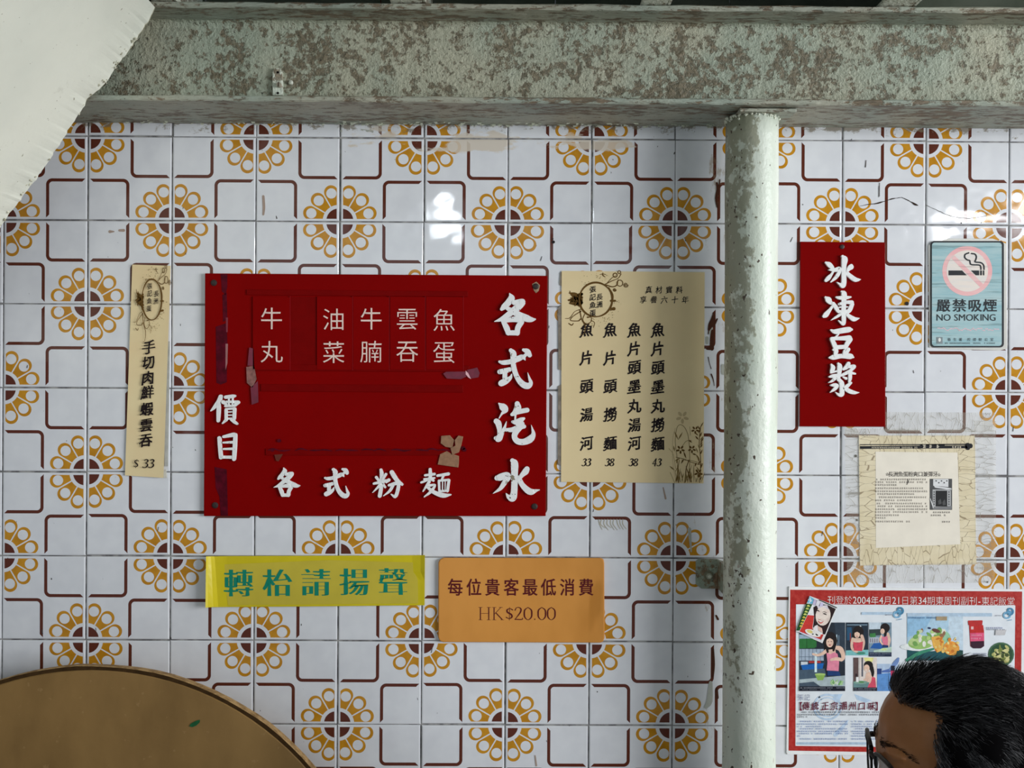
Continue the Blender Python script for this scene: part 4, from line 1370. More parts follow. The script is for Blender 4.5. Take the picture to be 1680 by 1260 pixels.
# ------------------------------------------------------------------ yellow plaque
YEL = M((198, 180, 14), 0.35, 0.45, 0.04, 20)
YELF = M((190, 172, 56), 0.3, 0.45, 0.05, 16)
GREEN = M((8, 122, 98), 0.5, 0.3, 0)
yl = thing('plaque', 'long yellow plaque with five green characters under the red board', 'sign', (at(518, 995)[0], 0, at(518, 995)[2]))
mb = MB()
cols = [(338, 913, 337, 997, -.016), (341, 913, 341, 996.6, -.013), (346, 912.8, 350, 996, -.0085), (352, 912.8, 358, 996, -.0055), (372, 912.5, 374, 995.8, -.004), (500, 912, 500, 995, -.004),
        (640, 911.5, 640, 993.6, -.004), (676, 911.2, 680, 993.3, -.0042), (690, 911, 690, 993.1, -.0058), (697, 911, 696.5, 993, -.0078)]
rows = 6
vs, fs = [], []
for (xa, ya, xb, yb2, yd) in cols:
    for r in range(rows + 1):
        s = r / rows
        p = at(xa + (xb - xa) * s, ya + (yb2 - ya) * s, yd if xa < 600 else (yd if s < .45 else -.004 + (yd + .004) * .25))
        vs.append(p)
n0 = len(vs)
vs += [v + np.array([0, .0022, 0]) for v in vs]
R1 = rows + 1
for q in range(len(cols) - 1):
    for r in range(rows):
        f4 = (q * R1 + r, q * R1 + r + 1, (q + 1) * R1 + r + 1, (q + 1) * R1 + r)
        fs.append(f4)
        fs.append(tuple(n0 + i for i in f4[::-1]))
    for r in (0, rows):
        fs.append((q * R1 + r, (q + 1) * R1 + r, n0 + (q + 1) * R1 + r, n0 + q * R1 + r))
for q in (0, len(cols) - 1):
    for r in range(rows):
        fs.append((q * R1 + r, q * R1 + r + 1, n0 + q * R1 + r + 1, n0 + q * R1 + r))
mb.add(vs, fs, YEL)
mb.build('panel', yl, smooth=False)
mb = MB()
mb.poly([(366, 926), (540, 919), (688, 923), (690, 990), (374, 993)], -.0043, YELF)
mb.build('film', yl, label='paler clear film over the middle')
mb = MB()
for k, ch in enumerate('轉枱請揚聲'):
    letter(mb, ch, (391.3, 455, 518.5, 581.5, 645)[k], (956.5, 956, 955.5, 954.5, 954)[k], 49, 49.5, GREEN, -.0046, 'ming')
mb.build('lettering', yl, label='green lettering')

# ------------------------------------------------------------------ orange plaque
ORA, t, b = new_mat('orange_plastic', 0.4, 0.4)
f = nz(t, objco(t, (1, 1, .5)), 7.0, 4.0)
c = mix(t, step(f, .35, .7), alb((208, 142, 66)), alb((190, 126, 52)))
c = mix(t, step(nz(t, objco(t, (1, 1, .3)), 12.0, 3.0), .66, .74) * .5, c, alb((166, 106, 32)))
t.links.new(c.s, b.inputs['Base Color'])
MAROON = M((84, 12, 20), 0.5, 0.3, 0)
og = thing('plaque', 'orange plaque with maroon lettering and a minimum charge in dollars', 'sign', (at(855, 1053)[0], 0, at(855, 1053)[2]))
mb = MB()
mb.prism([(719.5, 922), (722, 917), (728, 914.5), (985, 914.8), (990, 917), (991, 924), (991.5, 1045), (989, 1052), (984, 1053.5), (727, 1052.5), (721, 1050), (719, 1044)], -.0002, -.0058, ORA)
mb.build('panel', og, bevel=.002, seg=3)
mb = MB()
ST2 = []
for k, ch in enumerate('每位貴客最低消費'):
    letter(mb, ch, (747, 777.7, 808, 839, 869.7, 900, 931, 961.7)[k], 963.3, 25.5, 29.5, MAROON, -.0061, 'ming' if 0 else 'heavy')
mb.build('lettering', og, label='maroon lettering')
mb = MB()
figures(mb, 'HK', 785, 996.5, 20.5, MAROON, -.0061, wide=1.15, gain=.86)
figures(mb, '$20.00', 829.2, 996.5, 20.5, MAROON, -.0061, wide=1.15, gain=.86)
mb.build('price', og, label='maroon price')

# ------------------------------------------------------------------ no smoking notice
TEAL, t, b = new_mat('faded_teal_print', 0.55, 0.35)
f = nz(t, objco(t, (.16, 1, 1.6)), 60.0, 5.0, .65)
c = mix(t, step(f, .30, .72), alb((132, 172, 180)), alb((166, 188, 190)))
c = mix(t, step(nz(t, objco(t, (.12, 1, 2.2)), 90.0, 4.0, .6), .56, .66) * .7, c, alb((104, 132, 136)))
t.links.new(c.s, b.inputs['Base Color'])


def wrinkly(name, a, d):
    m, t, b = new_mat(name, .55, .3)
    f = nz(t, objco(t, (.16, 1, 1.6)), 60.0, 5.0, .65)
    c = mix(t, step(f, .35, .65), alb(a), alb(d))
    c = mix(t, step(nz(t, objco(t, (.12, 1, 2.2)), 90.0, 4.0, .6), .60, .67) * .5, c, alb((150, 140, 140)))
    t.links.new(c.s, b.inputs['Base Color'])
    return m


CREAM = wrinkly('faded_cream_print', (222, 210, 200), (212, 206, 202))
PINK = wrinkly('faded_pink_print', (226, 164, 166), (222, 184, 182))
BLK = M((24, 28, 34), .5, .3, 0)
ns = thing('notice', 'faded teal no smoking notice in a clear holder at the right edge', 'sign', (at(1587, 573)[0], 0, at(1587, 573)[2]))
HOLD = M((200, 198, 192), .25, .5, .04)
mb = MB()
mb.prism([(1523, 402), (1540, 397), (1556, 391.5), (1628, 391.5), (1638, 395), (1651, 400), (1652, 572), (1640, 575), (1560, 573), (1524, 570)], -.0003, -.0018, HOLD)
mb.build('holder', ns, bevel=.0005, label='worn pale plastic holder')
mb = MB()
mb.prism(rrect(1526.5, 395.5, 1646.5, 570, 6), -.0018, -.0030, BLK)
mb.build('black_edge', ns)
mb = MB()
mb.poly(rrect(1529, 398, 1643.5, 567.5, 4.5), -.0032, TEAL)
mb.build('face', ns)
mb = MB()
mb.poly(ell(1587, 444.5, 41, n=40), -.0033, PINK)
mb.poly(ell(1587, 444.5, 34, n=40), -.0034, CREAM)
mb.poly([(1561, 424), (1566, 419), (1613, 466), (1608, 471)], -.0035, PINK)
mb.build('prohibition_ring', ns, label='faded pink ring and slash')
mb = MB()
for poly in ([(1556.3, 443.7), (1578.5, 443.7), (1586, 451.7), (1556.3, 451.7)], [(1593, 443.7), (1606.5, 443.7), (1606.5, 451.7), (1601, 451.7)],
             [(1608, 443.7), (1611, 443.7), (1611, 451.7), (1608, 451.7)], [(1612.6, 443.7), (1615, 443.7), (1615, 451.7), (1612.6, 451.7)]):
    mb.poly(poly, -.0037, BLK)
for s in ([(1609.5, 442), (1609, 437), (1606, 434.8), (1594, 434.2), (1591.7, 431), (1591, 427.5), (1587, 426.3), (1583, 422.5), (1583.6, 417.5), (1589.5, 414.8)],
          [(1614.5, 442), (1614, 435.5), (1609.5, 431), (1600, 429.8), (1601, 426), (1602, 421), (1599.5, 417), (1594, 416)]):
    brush(mb, [(*p, 1.15) for p in s], BLK, -.0037, sub=4, n=7)
mb.build('cigarette_symbol', ns)
mb = MB()
for ch, x in zip('嚴禁吸煙', (1548, 1574.3, 1599.8, 1624.5)):
    letter(mb, ch, x, 501, 23.5, 22, BLK, -.0037, 'heavy')
x = htext(mb, 'NO SMOKING', 1536.0, 520.8, 15.4, BLK, -.0037, 'plain', wscale=1.01)
mb.build('lettering', ns)
mb = MB()
rs = random.Random(4)
PINK2 = M((206, 176, 184), .6, .2, .1)
for q in range(22):
    x = 1538 + q * 4.6
    brush(mb, [(x, 539 + rs.uniform(-2, 3), .5), (x + 4, 540 + rs.uniform(-2, 3), .9)], PINK2, -.0034, sub=2, n=6)
mb.build('faded_line', ns, label='faded pink line of print')
mb = MB()
for ch, x in zip('衞生署控煙辦公室', (1557.5, 1566.8, 1576, 1589.7, 1599, 1608.3, 1618, 1627.5)):
    letter(mb, ch, x, 557, 5.6, 5.6, BLK, -.0037, 'plain')
marks(mb, 1550, 1592, 563, 2.2, BLK, -.0037, .9, 2.0, rs)
marks(mb, 1597, 1634, 563, 2.2, BLK, -.0037, .9, 2.0, rs)
GREYE = M((120, 130, 134), .6, .3)
mb.poly([(1536.5, 553), (1546.5, 553), (1546.5, 564), (1536.5, 564)], -.0035, GREYE)
mb.poly(ell(1541.5, 557.5, 2.2, 3.4, n=10), -.0037, M((214, 216, 212), .6, .3))
mb.build('small_print', ns)

# ------------------------------------------------------------------ taped newspaper cutting
def crackle(name, a, line, alpha, sx, sz, scale):
    m, t, b = new_mat(name, .35, .45)
    v = t.nodes.new('ShaderNodeTexVoronoi')
    v.feature = 'DISTANCE_TO_EDGE'
    v.inputs['Scale'].default_value = scale
    n = nz(t, objco(t), 30.0, 3.0)
    cmb = t.nodes.new('ShaderNodeVectorMath')
    cmb.operation = 'ADD'
    sc = t.nodes.new('ShaderNodeVectorMath')
    sc.operation = 'SCALE'
    nn = t.nodes.new('ShaderNodeTexNoise')
    nn.inputs['Scale'].default_value = 38.0
    t.links.new(objco(t), nn.inputs['Vector'])
    t.links.new(nn.outputs['Color'], sc.inputs[0])
    sc.inputs['Scale'].default_value = 0.012
    t.links.new(objco(t), cmb.inputs[0])
    t.links.new(sc.outputs[0], cmb.inputs[1])
    mp = t.nodes.new('ShaderNodeMapping')
    mp.inputs['Scale'].default_value = (sx, 0.001, sz)
    t.links.new(cmb.outputs[0], mp.inputs['Vector'])
    t.links.new(mp.outputs[0], v.inputs['Vector'])
    d = N(t, v.outputs['Distance'])
    ln = step(d, .030, .010)
    c = mix(t, step(n, .3, .7), alb(a), alb((a[0] - 12, a[1] - 14, a[2] - 18)))
    c = mix(t, ln * .8, c, alb(line))
    t.links.new(c.s, b.inputs['Base Color'])
    if alpha < 1:
        al = ln * (.6 - alpha) + alpha
        t.links.new(al.mx(alpha).s, b.inputs['Alpha'])
    return m


TY = crackle('yellowed_tape_h', (216, 204, 176), (128, 108, 80), 1, 3.2, .9, 34.0)
TYV = crackle('yellowed_tape_v', (216, 204, 176), (128, 108, 80), 1, .9, 3.2, 34.0)
TCH = crackle('clear_tape_h', (214, 210, 198), (120, 114, 104), .17, 3.2, .9, 34.0)
TCV = crackle('clear_tape_v', (214, 210, 198), (120, 114, 104), .17, .9, 3.2, 34.0)
NEWS = M((222, 214, 200), .7, .2, .04, 20)
GINK = M((58, 52, 50), .7, .2, 0)
GINK2 = M((104, 96, 90), .7, .2, 0)
cut = thing('newspaper_cutting', 'yellowed newspaper cutting with a small shop photo held by cracked old tape', 'cutting', (at(1505, 925)[0], 0, at(1505, 925)[2]))
YC = -.0016
mb = MB()
mb.prism([(1409, 714.5), (1599, 714.5), (1601, 926), (1411, 927)], -.0004, -.0012, TY)
mb.build('backing', cut, label='yellowed tape covered backing')
for pts, mt, yd in (([(1409, 714), (1437, 714), (1437, 926), (1411, 927)], TYV, -.0014), ([(1572, 738), (1600, 736), (1601, 925), (1575, 925)], TYV, -.0014),
                    ([(1410, 902), (1575, 893), (1601, 890), (1602, 924), (1411, 928)], TY, -.0018)):
    mb = MB()
    mb.poly(pts, yd, mt)
    mb.build('yellow_tape', cut)
for pts, mt, yd in (([(1386, 700), (1410, 700), (1412, 955), (1390, 955)], TCV, -.0020), ([(1598, 690), (1634, 690), (1634, 935), (1602, 935)], TCV, -.0020),
                    ([(1452, 676), (1632, 677), (1633, 708), (1598, 709), (1452, 708)], TCH, -.0022), ([(1386, 703), (1600, 704), (1600, 716), (1386, 716)], TCH, -.0024),
                    ([(1410, 927), (1636, 921), (1630, 956), (1410, 957)], TCH, -.0022)):
    mb = MB()
    mb.poly(pts, yd, mt)
    mb.build('clear_tape', cut, label='clear cracked tape')
mb = MB()
mb.poly([(1436.5, 741), (1571, 742.5), (1575.5, 893), (1437, 899)], YC, NEWS)
mb.build('article', cut)
mb = MB()
BAND = M((34, 34, 38), .7, .2, 0)
mb.poly([(1411, 728.8), (1508, 728.6), (1586, 728), (1586, 730), (1508, 730.2), (1411, 730)], YC - .0004, BAND)
mb.poly([(1411, 732), (1510, 731), (1510, 729), (1550, 729), (1550, 731), (1586, 731), (1588, 735.5), (1411, 736.5)], YC - .0004, BAND)
mb.poly(ell(1588, 732.5, 4.5, 6, n=14), YC - .0004, BAND)
mb.poly(ell(1592.5, 731.5, 3.5, 4, n=14), YC - .0005, BAND)
PALEI = M((214, 204, 184), .7, .2, 0)
rs = random.Random(6)
marks(mb, 1430, 1505, 734.2, 2.6, PALEI, YC - .0006, .85, 2.6, rs)
for x in (1517, 1527.5, 1539):
    marks(mb, x - 3.2, x + 3.4, 732.3, 5.6, PALEI, YC - .0006, 1.0, 6.4, rs)
marks(mb, 1562, 1579, 733.5, 3.4, PALEI, YC - .0006, 1.0, 4.0, rs)
mb.build('page_heading', cut, label='black heading bar of the page')
mb = MB()
htext(mb, '☆', 1452.5, 778, 6.5, GINK, YC - .0004)
for k, ch in enumerate('長洲魚蛋粉爽口兼彈牙'):
    letter(mb, ch, 1461.5 + k * 8.15, 777.8, 8.6, 9.0, GINK, YC - .0004, 'plain')
htext(mb, '☆', 1537.5, 779, 6.5, GINK, YC - .0004)
mb.build('headline', cut)
mb = MB()
lines = [(1437, 1521, 786.5), (1436, 1521, 791), (1436, 1472, 795.6), (1436, 1520, 801), (1436, 1521, 806), (1436, 1502, 810.5), (1438, 1521, 815.8), (1436, 1498, 820.8), (1438, 1521, 826),
         (1436, 1521, 830.6), (1436, 1521, 835.4), (1436, 1521, 840), (1436, 1476, 845.2), (1436, 1453, 849.6), (1436, 1495, 855.6), (1545, 1560, 856), (1527, 1560, 840.5), (1527, 1552, 845.3)]
for (a, b2, yy) in lines:
    marks(mb, a, b2, yy, 2.9, GINK2 if a < 1500 else GINK, YC - .0004, .9, 3.6, rs)
brush(mb, [(1489, 786, .3), (1490, 790, .6), (1488, 795, .4)], GINK, YC - .0006, sub=3, n=6)
mb.build('article_text', cut, label='small grey lines of print')
mb = MB()
G = [M((v, v, v + 1), .7, .2, 0.08, 80) for v in (40, 78, 120, 166, 208)]
mb.poly([(1525.5, 785.5), (1562, 785.5), (1562, 836.5), (1525.5, 836.5)], YC - .0003, G[1])
mb.poly([(1531, 786), (1556, 786), (1556, 799), (1531, 797)], YC - .0004, G[4])
mb.poly([(1532, 797), (1561, 801), (1561, 804), (1534, 800)], YC - .0005, G[4])
mb.poly([(1530, 803), (1560, 803), (1560, 834), (1530, 834)], YC - .0005, G[3])
mb.poly([(1535, 805), (1554, 805), (1554, 831), (1535, 831)], YC - .0006, G[0])
mb.poly([(1532, 832), (1561, 830), (1561, 835.5), (1530, 836)], YC - .0006, G[2])
mb.poly([(1539, 822), (1543, 818), (1545, 826), (1540, 828)], YC - .0007, G[1])
mb.poly([(1546, 824), (1550, 819), (1552, 828), (1547, 829)], YC - .0007, G[1])
for q in range(6):
    for x in (1532.5, 1557):
        mb.poly([(x - .7, 806 + q * 4), (x + .7, 806 + q * 4), (x + .7, 808.5 + q * 4), (x - .7, 808.5 + q * 4)], YC - .0007, G[0])
for q in range(5):
    mb.poly(ell(1536 + q * 4.4, 789 + (q % 2) * 3, 1.1, n=7), YC - .0007, G[0])
brush(mb, [(1526, 818, .6), (1529, 826, .8), (1531, 833, .6)], G[4], YC - .0007, sub=3, n=6)
mb.build('photo', cut, label='small black and white photo of a shop front')

# ------------------------------------------------------------------ laminated red-bordered poster
post = thing('laminated_poster', 'laminated magazine page poster with a red border behind the person', 'poster', (at(1486, 1236)[0], 0, at(1486, 1236)[2]))
LAM = M((222, 222, 224), .22, .5, .03)
RBORD, t, b = new_mat('red_poster_border', .35, .4)
c = mix(t, step(nz(t, objco(t), 160.0, 3.0), .35, .65), alb((158, 34, 30)), alb((170, 52, 46)))
t.links.new(c.s, b.inputs['Base Color'])
PAGE = M((212, 217, 228), .35, .4, .03)
YP = -.0030
mb = MB()
mb.prism([(1294, 962), (1681, 966.5), (1683, 970), (1678, 1242), (1292, 1237), (1290, 1234)], -.0004, -.0022, LAM)
mb.build('laminate', post)
mb = MB()
mb.poly([(1296.5, 967.5), (1677, 970.5), (1674, 1238), (1293.8, 1231.5)], YP + .0006, RBORD)
mb.build('border', post, label='red printed border')
mb = MB()
mb.poly([(1306, 991.5), (1665.7, 993.3), (1663, 1228), (1305, 1223.7)], YP + .0004, PAGE)
mb.build('page', post)
PW = M((236, 214, 212), .4, .3, 0)
mb = MB()
x = 1357.0
for ch in '刊登於2004年4月21日第34期東周刊副刊-東記飯堂':
    wide = ord(ch) > 0x2e80
    a = 13.85 if wide else (7.4 if ch != '-' else 6.2)
    letter(mb, ch, x + a / 2, 984.4 + (x - 1357) * .0065, 14.2 if wide else 14.5, 15.2 if wide else 16.4, PW, YP, 'thin' if wide else 'plain')
    x += a
mb.build('heading', post, label='pale heading lettering')

_PC = {}


def pc(r, g, b_):
    k = (r, g, b_)
    if k not in _PC:
        _PC[k] = M(k, .4, .3, .10, 150, .9)
    return _PC[k]


class Print:
    """flat colour print: every shape goes a hair in front of the one before"""
    def __init__(s, ox, oy, sc, y):
        s.mb, s.ox, s.oy, s.sc, s.y = MB(), ox, oy, sc, y

    def P(s, p):
        return (s.ox + p[0] / s.sc, s.oy + p[1] / s.sc)

    def poly(s, pts, c):
        s.mb.poly([s.P(p) for p in pts], s.y, pc(*c))
        s.y -= 8e-6

    def rect(s, x0, y0, x1, y1, c):
        s.poly([(x0, y0), (x1, y0), (x1, y1), (x0, y1)], c)

    def ell(s, x, y, rx, ry, c, rot=0):
        s.poly(ell(x, y, rx, ry, 18, rot=rot), c)

    def br(s, pts, c):
        brush(s.mb, [(*s.P(p), p[2] / s.sc) for p in pts], pc(*c), s.y, sub=4, n=8)
        s.y -= 8e-5

    def blobs(s, x0, y0, x1, y1, n, cols, r0, r1, seed):
        rs = random.Random(seed)
        for _ in range(n):
            s.poly(ell(rs.uniform(x0, x1), rs.uniform(y0, y1), rs.uniform(r0, r1), rs.uniform(r0, r1) * .7, 9, rot=rs.uniform(0, 3)), rs.choice(cols))

    def marks(s, x0, x1, y, h, c, seed=0):
        p, q = s.P((x0, y)), s.P((x1, y))
        marks(s.mb, p[0], q[0], p[1], h / s.sc, pc(*c), s.y - .0001, .9, h / s.sc * 1.15, random.Random(seed))

    def build(s, name, parent, label):
        return s.mb.build(name, parent, label=label)


SK, HR = (228, 192, 172), (34, 27, 28)
DK = (38, 46, 56)
# big kitchen photo
p = Print(1280, 960, 8.4, YP - .0001)
p.rect(262, 515, 895, 1460, DK)
p.poly([(745, 515), (895, 515), (895, 1065), (825, 1060)], (50, 62, 76))
p.rect(772, 680, 786, 830, (178, 200, 214))
p.rect(804, 690, 813, 830, (120, 142, 160))
p.rect(262, 680, 560, 760, (150, 172, 190))
p.poly([(265, 738), (500, 735), (500, 850), (470, 868), (265, 872)], (48, 112, 58))
p.rect(360, 735, 372, 868, (34, 84, 44))
p.poly([(262, 880), (600, 880), (600, 1050), (262, 1050)], (160, 174, 192))
for k in range(6):
    p.rect(290 + k * 52, 880, 296 + k * 52, 1040, (84, 98, 118))
p.rect(262, 985, 600, 992, (84, 98, 118))
p.poly([(262, 1040), (620, 1040), (620, 1100), (262, 1110)], (46, 56, 70))
p.rect(395, 1046, 560, 1072, (176, 52, 52))
p.rect(285, 1055, 380, 1105, (206, 214, 222))
p.poly([(285, 1100), (600, 1075), (580, 1180), (320, 1200)], (28, 98, 176))
p.poly([(262, 1170), (610, 1150), (640, 1270), (262, 1300)], (70, 88, 106))
p.rect(474, 930, 506, 1200, (206, 226, 238))
p.poly([(262, 1300), (895, 1245), (895, 1400), (262, 1400)], (168, 182, 188))
p.poly([(262, 1350), (460, 1330), (560, 1400), (262, 1400)], (70, 84, 100))
p.poly([(478, 1228), (625, 1225), (590, 1310), (515, 1312)], (140, 178, 88))
p.ell(551, 1228, 74, 14, (176, 206, 120))
p.blobs(700, 1310, 850, 1365, 16, [(168, 204, 150), (120, 170, 104), (214, 226, 206)], 14, 30, 1)
p.ell(690, 770, 96, 128, HR)
p.poly([(600, 770), (780, 780), (770, 900), (720, 930), (640, 925), (610, 880)], HR)
p.br([(770, 860, 26), (830, 880, 34), (866, 960, 28), (852, 1024, 24), (760, 1010, 22), (700, 1030, 16)], SK)
p.br([(640, 900, 24), (590, 940, 22), (520, 965, 17), (452, 950, 14)], SK)
p.poly([(655, 890), (760, 880), (770, 960), (650, 960)], SK)
p.poly([(636, 930), (690, 950), (745, 925), (790, 945), (812, 1060), (805, 1185), (640, 1175), (652, 1060)], (222, 134, 158))
p.br([(845, 1030, 22), (770, 1015, 22), (700, 1030, 16)], SK)
p.poly([(650, 1178), (812, 1188), (836, 1250), (650, 1246)], (30, 60, 112))
p.br([(640, 850, 22), (655, 920, 14)], HR)
p.br([(745, 840, 22), (735, 900, 14)], HR)
p.ell(684, 790, 50, 68, SK)
p.br([(636, 745, 8), (684, 715, 16), (732, 748, 8)], HR)
p.rect(655, 776, 672, 783, (60, 40, 40))
p.rect(696, 774, 713, 781, (60, 40, 40))
p.ell(684, 826, 18, 7, (176, 70, 78))
p.rect(262, 1395, 895, 1460, (26, 28, 42))
p.marks(275, 890, 1415, 14, (170, 176, 190), 1)
p.marks(275, 700, 1440, 12, (130, 136, 150), 2)
p.build('photo', post, 'printed photo of a woman in a pink top cooking in a kitchen')
# two photos beside it
p = Print(1280, 960, 8.4, YP - .0001)
p.rect(905, 515, 1215, 968, (36, 48, 62))
p.rect(920, 580, 985, 760, (44, 84, 116))
p.rect(920, 540, 1200, 556, (110, 132, 150))
p.ell(1105, 568, 12, 10, (226, 232, 236))
p.rect(960, 660, 975, 780, (150, 60, 56))
p.poly([(905, 900), (1215, 890), (1215, 968), (905, 968)], (126, 190, 192))
p.ell(1075, 645, 76, 84, HR)
p.br([(1010, 690, 22), (1020, 760, 16)], HR)
p.br([(1120, 690, 26), (1100, 770, 18)], HR)
p.br([(1000, 740, 20), (985, 820, 18), (1000, 885, 17), (1065, 925, 14)], SK)
p.br([(1125, 700, 22), (1150, 790, 20), (1135, 880, 15)], SK)
p.poly([(1015, 730), (1110, 730), (1130, 790), (1010, 790)], SK)
p.poly([(1005, 782), (1070, 795), (1142, 775), (1130, 910), (1018, 902)], (206, 74, 92))
p.ell(1060, 680, 38, 48, SK)
p.br([(1022, 650, 8), (1062, 632, 12), (1098, 655, 8)], HR)
p.ell(1058, 706, 13, 5, (180, 80, 84))
p.ell(1115, 938, 62, 18, (70, 140, 118))
p.build('photo', post, 'printed photo of a woman in a red top looking down at a dish')
p = Print(1280, 960, 8.4, YP - .0001)
p.rect(1225, 515, 1535, 985, (124, 146, 162))
p.rect(1225, 515, 1390, 610, (196, 210, 222))
p.poly([(1225, 610), (1380, 605), (1390, 690), (1225, 700)], (52, 64, 66))
p.poly([(1236, 668), (1312, 660), (1318, 715), (1236, 722)], (64, 128, 72))
p.rect(1225, 720, 1400, 800, (176, 184, 198))
for k in range(5):
    p.rect(1240 + k * 30, 735, 1250 + k * 30, 790, (104, 84, 92))
p.poly([(1240, 870), (1290, 800), (1410, 790), (1420, 880)], (40, 94, 168))
p.poly([(1290, 900), (1535, 850), (1535, 925), (1290, 930)], (188, 212, 196))
p.ell(1430, 885, 48, 17, (206, 226, 160))
p.ell(1445, 590, 66, 66, HR)
p.br([(1450, 640, 26), (1445, 700, 14)], HR)
p.poly([(1390, 700), (1440, 715), (1480, 690), (1492, 830), (1420, 822)], (220, 122, 146))
p.br([(1485, 670, 18), (1505, 760, 18), (1488, 845, 13)], SK)
p.br([(1395, 700, 14), (1375, 760, 12), (1420, 830, 10)], SK)
p.ell(1410, 636, 30, 38, SK)
p.poly([(1410, 820), (1490, 830), (1490, 860), (1412, 862)], (36, 58, 104))
p.rect(1225, 925, 1535, 985, (38, 48, 74))
p.marks(1235, 1525, 943, 13, (150, 160, 178), 3)
p.marks(1235, 1440, 967, 12, (120, 130, 150), 4)
p.build('photo', post, 'printed photo of a woman in a pink top by a bright window')
p = Print(1280, 960, 8.4, YP - .0001)
p.rect(1010, 998, 1332, 1460, (226, 214, 208))
p.rect(1010, 998, 1078, 1330, (98, 78, 76))
p.rect(1078, 998, 1096, 1330, (196, 190, 186))
p.rect(1120, 998, 1142, 1260, (92, 94, 106))
p.poly([(1150, 998), (1290, 998), (1270, 1060), (1170, 1050)], (240, 226, 146))
p.ell(1215, 1105, 64, 62, HR)
p.br([(1255, 1130, 30), (1275, 1210, 22), (1262, 1290, 8)], HR)
p.br([(1215, 1225, 34), (1195, 1290, 24), (1180, 1360, 16)], SK)
p.poly([(1225, 1250), (1310, 1275), (1325, 1430), (1190, 1430), (1200, 1320)], (214, 82, 104))
p.br([(1240, 1260, 26), (1220, 1340, 22), (1160, 1300, 14)], SK)
p.ell(1192, 1142, 40, 48, SK)
p.ell(1184, 1168, 12, 6, (240, 232, 230))
p.poly([(1010, 1330), (1230, 1340), (1200, 1420), (1010, 1420)], (104, 138, 140))
p.ell(1110, 1340, 100, 24, (128, 164, 150))
p.rect(1046, 1265, 1080, 1335, (232, 232, 228))
p.rect(1040, 1220, 1062, 1265, (52, 40, 44))
p.ell(1120, 1335, 40, 10, (86, 138, 76))
p.rect(1010, 1410, 1332, 1460, (28, 30, 44))
p.marks(1020, 1325, 1425, 12, (160, 166, 180), 5)
p.marks(1020, 1310, 1446, 12, (140, 146, 160), 6)
p.build('photo', post, 'printed photo of a woman in red eating at a table')
p = Print(1280, 960, 8.4, YP - .0001)
p.rect(1336, 1085, 1640, 1460, (178, 198, 224))
p.poly([(1336, 1225), (1640, 1200), (1640, 1460), (1336, 1460)], (92, 142, 204))
p.poly([(1336, 1150), (1400, 1150), (1395, 1225), (1336, 1228)], (44, 68, 128))
p.poly([(1400, 1180), (1510, 1150), (1540, 1180), (1500, 1205), (1400, 1205)], (84, 112, 176))
p.br([(1520, 1160, 22), (1600, 1060, 30), (1630, 1010, 14)], (110, 138, 190))
p.rect(1525, 1110, 1580, 1190, (30, 34, 52))
p.poly([(1520, 1180), (1575, 1180), (1575, 1300), (1530, 1290)], (184, 54, 92))
for k in range(10):
    p.rect(1340, 1250 + k * 20, 1640, 1254 + k * 20, (112, 160, 214))
p.build('photo', post, 'printed photo of blue water and a boat')
# magazine cover stuck across the corner
p = Print(1300, 970, 14.0, YP - .0013)
p.poly([(395, 105), (1045, 350), (690, 1195), (80, 915)], (232, 230, 232))
p.poly([(320, 280), (460, 300), (330, 570), (165, 905), (85, 905)], (34, 82, 40))
p.poly([(350, 545), (500, 560), (460, 860), (640, 1000), (720, 985), (660, 1120), (160, 930)], (204, 58, 52))
p.poly([(480, 370), (560, 320), (700, 300), (820, 320), (1005, 410), (880, 700), (760, 1000), (700, 980), (570, 770), (470, 840), (500, 600)], (46, 30, 32))
p.ell(705, 560, 172, 232, (238, 214, 204), .12)
p.poly([(560, 330), (800, 320), (840, 430), (700, 360), (590, 400)], (214, 206, 214))
p.br([(560, 452, 6), (590, 440, 12), (620, 470, 6)], (40, 26, 28))
p.br([(690, 480, 4), (740, 474, 7), (790, 500, 4)], (70, 48, 44))
p.br([(705, 512, 6), (745, 520, 15), (785, 540, 6)], (40, 26, 28))
p.br([(600, 640, 4), (625, 655, 7), (655, 648, 3)], (176, 120, 100))
p.br([(600, 690, 8), (650, 720, 24), (712, 690, 6)], (206, 96, 92))
p.br([(615, 695, 3), (655, 704, 9), (700, 690, 3)], (240, 236, 236))
p.poly([(520, 790), (580, 805), (590, 880), (560, 960), (470, 960), (480, 860)], (228, 222, 224))
p.poly([(580, 790), (680, 850), (700, 960), (600, 900)], (226, 190, 176))
p.ell(470, 960, 190, 70, (230, 226, 222), .35)
p.ell(400, 925, 70, 36, (214, 196, 120), .35)
p.ell(470, 985, 20, 14, (36, 30, 34))
p.ell(560, 1000, 34, 18, (36, 30, 34), .7)
p.br([(160, 935, 12), (400, 1030, 16), (640, 1120, 12)], (206, 208, 232))
p.poly([(395, 115), (495, 175), (455, 295), (345, 262)], (104, 178, 210))
p.poly([(500, 180), (560, 200), (520, 330), (465, 300)], (196, 186, 214))
p.poly([(575, 200), (640, 225), (600, 340), (530, 330)], (220, 216, 226))
p.poly([(655, 250), (720, 270), (690, 350), (620, 350)], (198, 190, 220))
p.br([(405, 150, 10), (420, 220, 9), (385, 265, 8)], (226, 240, 246))
p.br([(365, 195, 8), (450, 225, 8)], (226, 240, 246))
p.br([(620, 200, 8), (800, 280, 10), (1020, 380, 10)], (30, 44, 44))
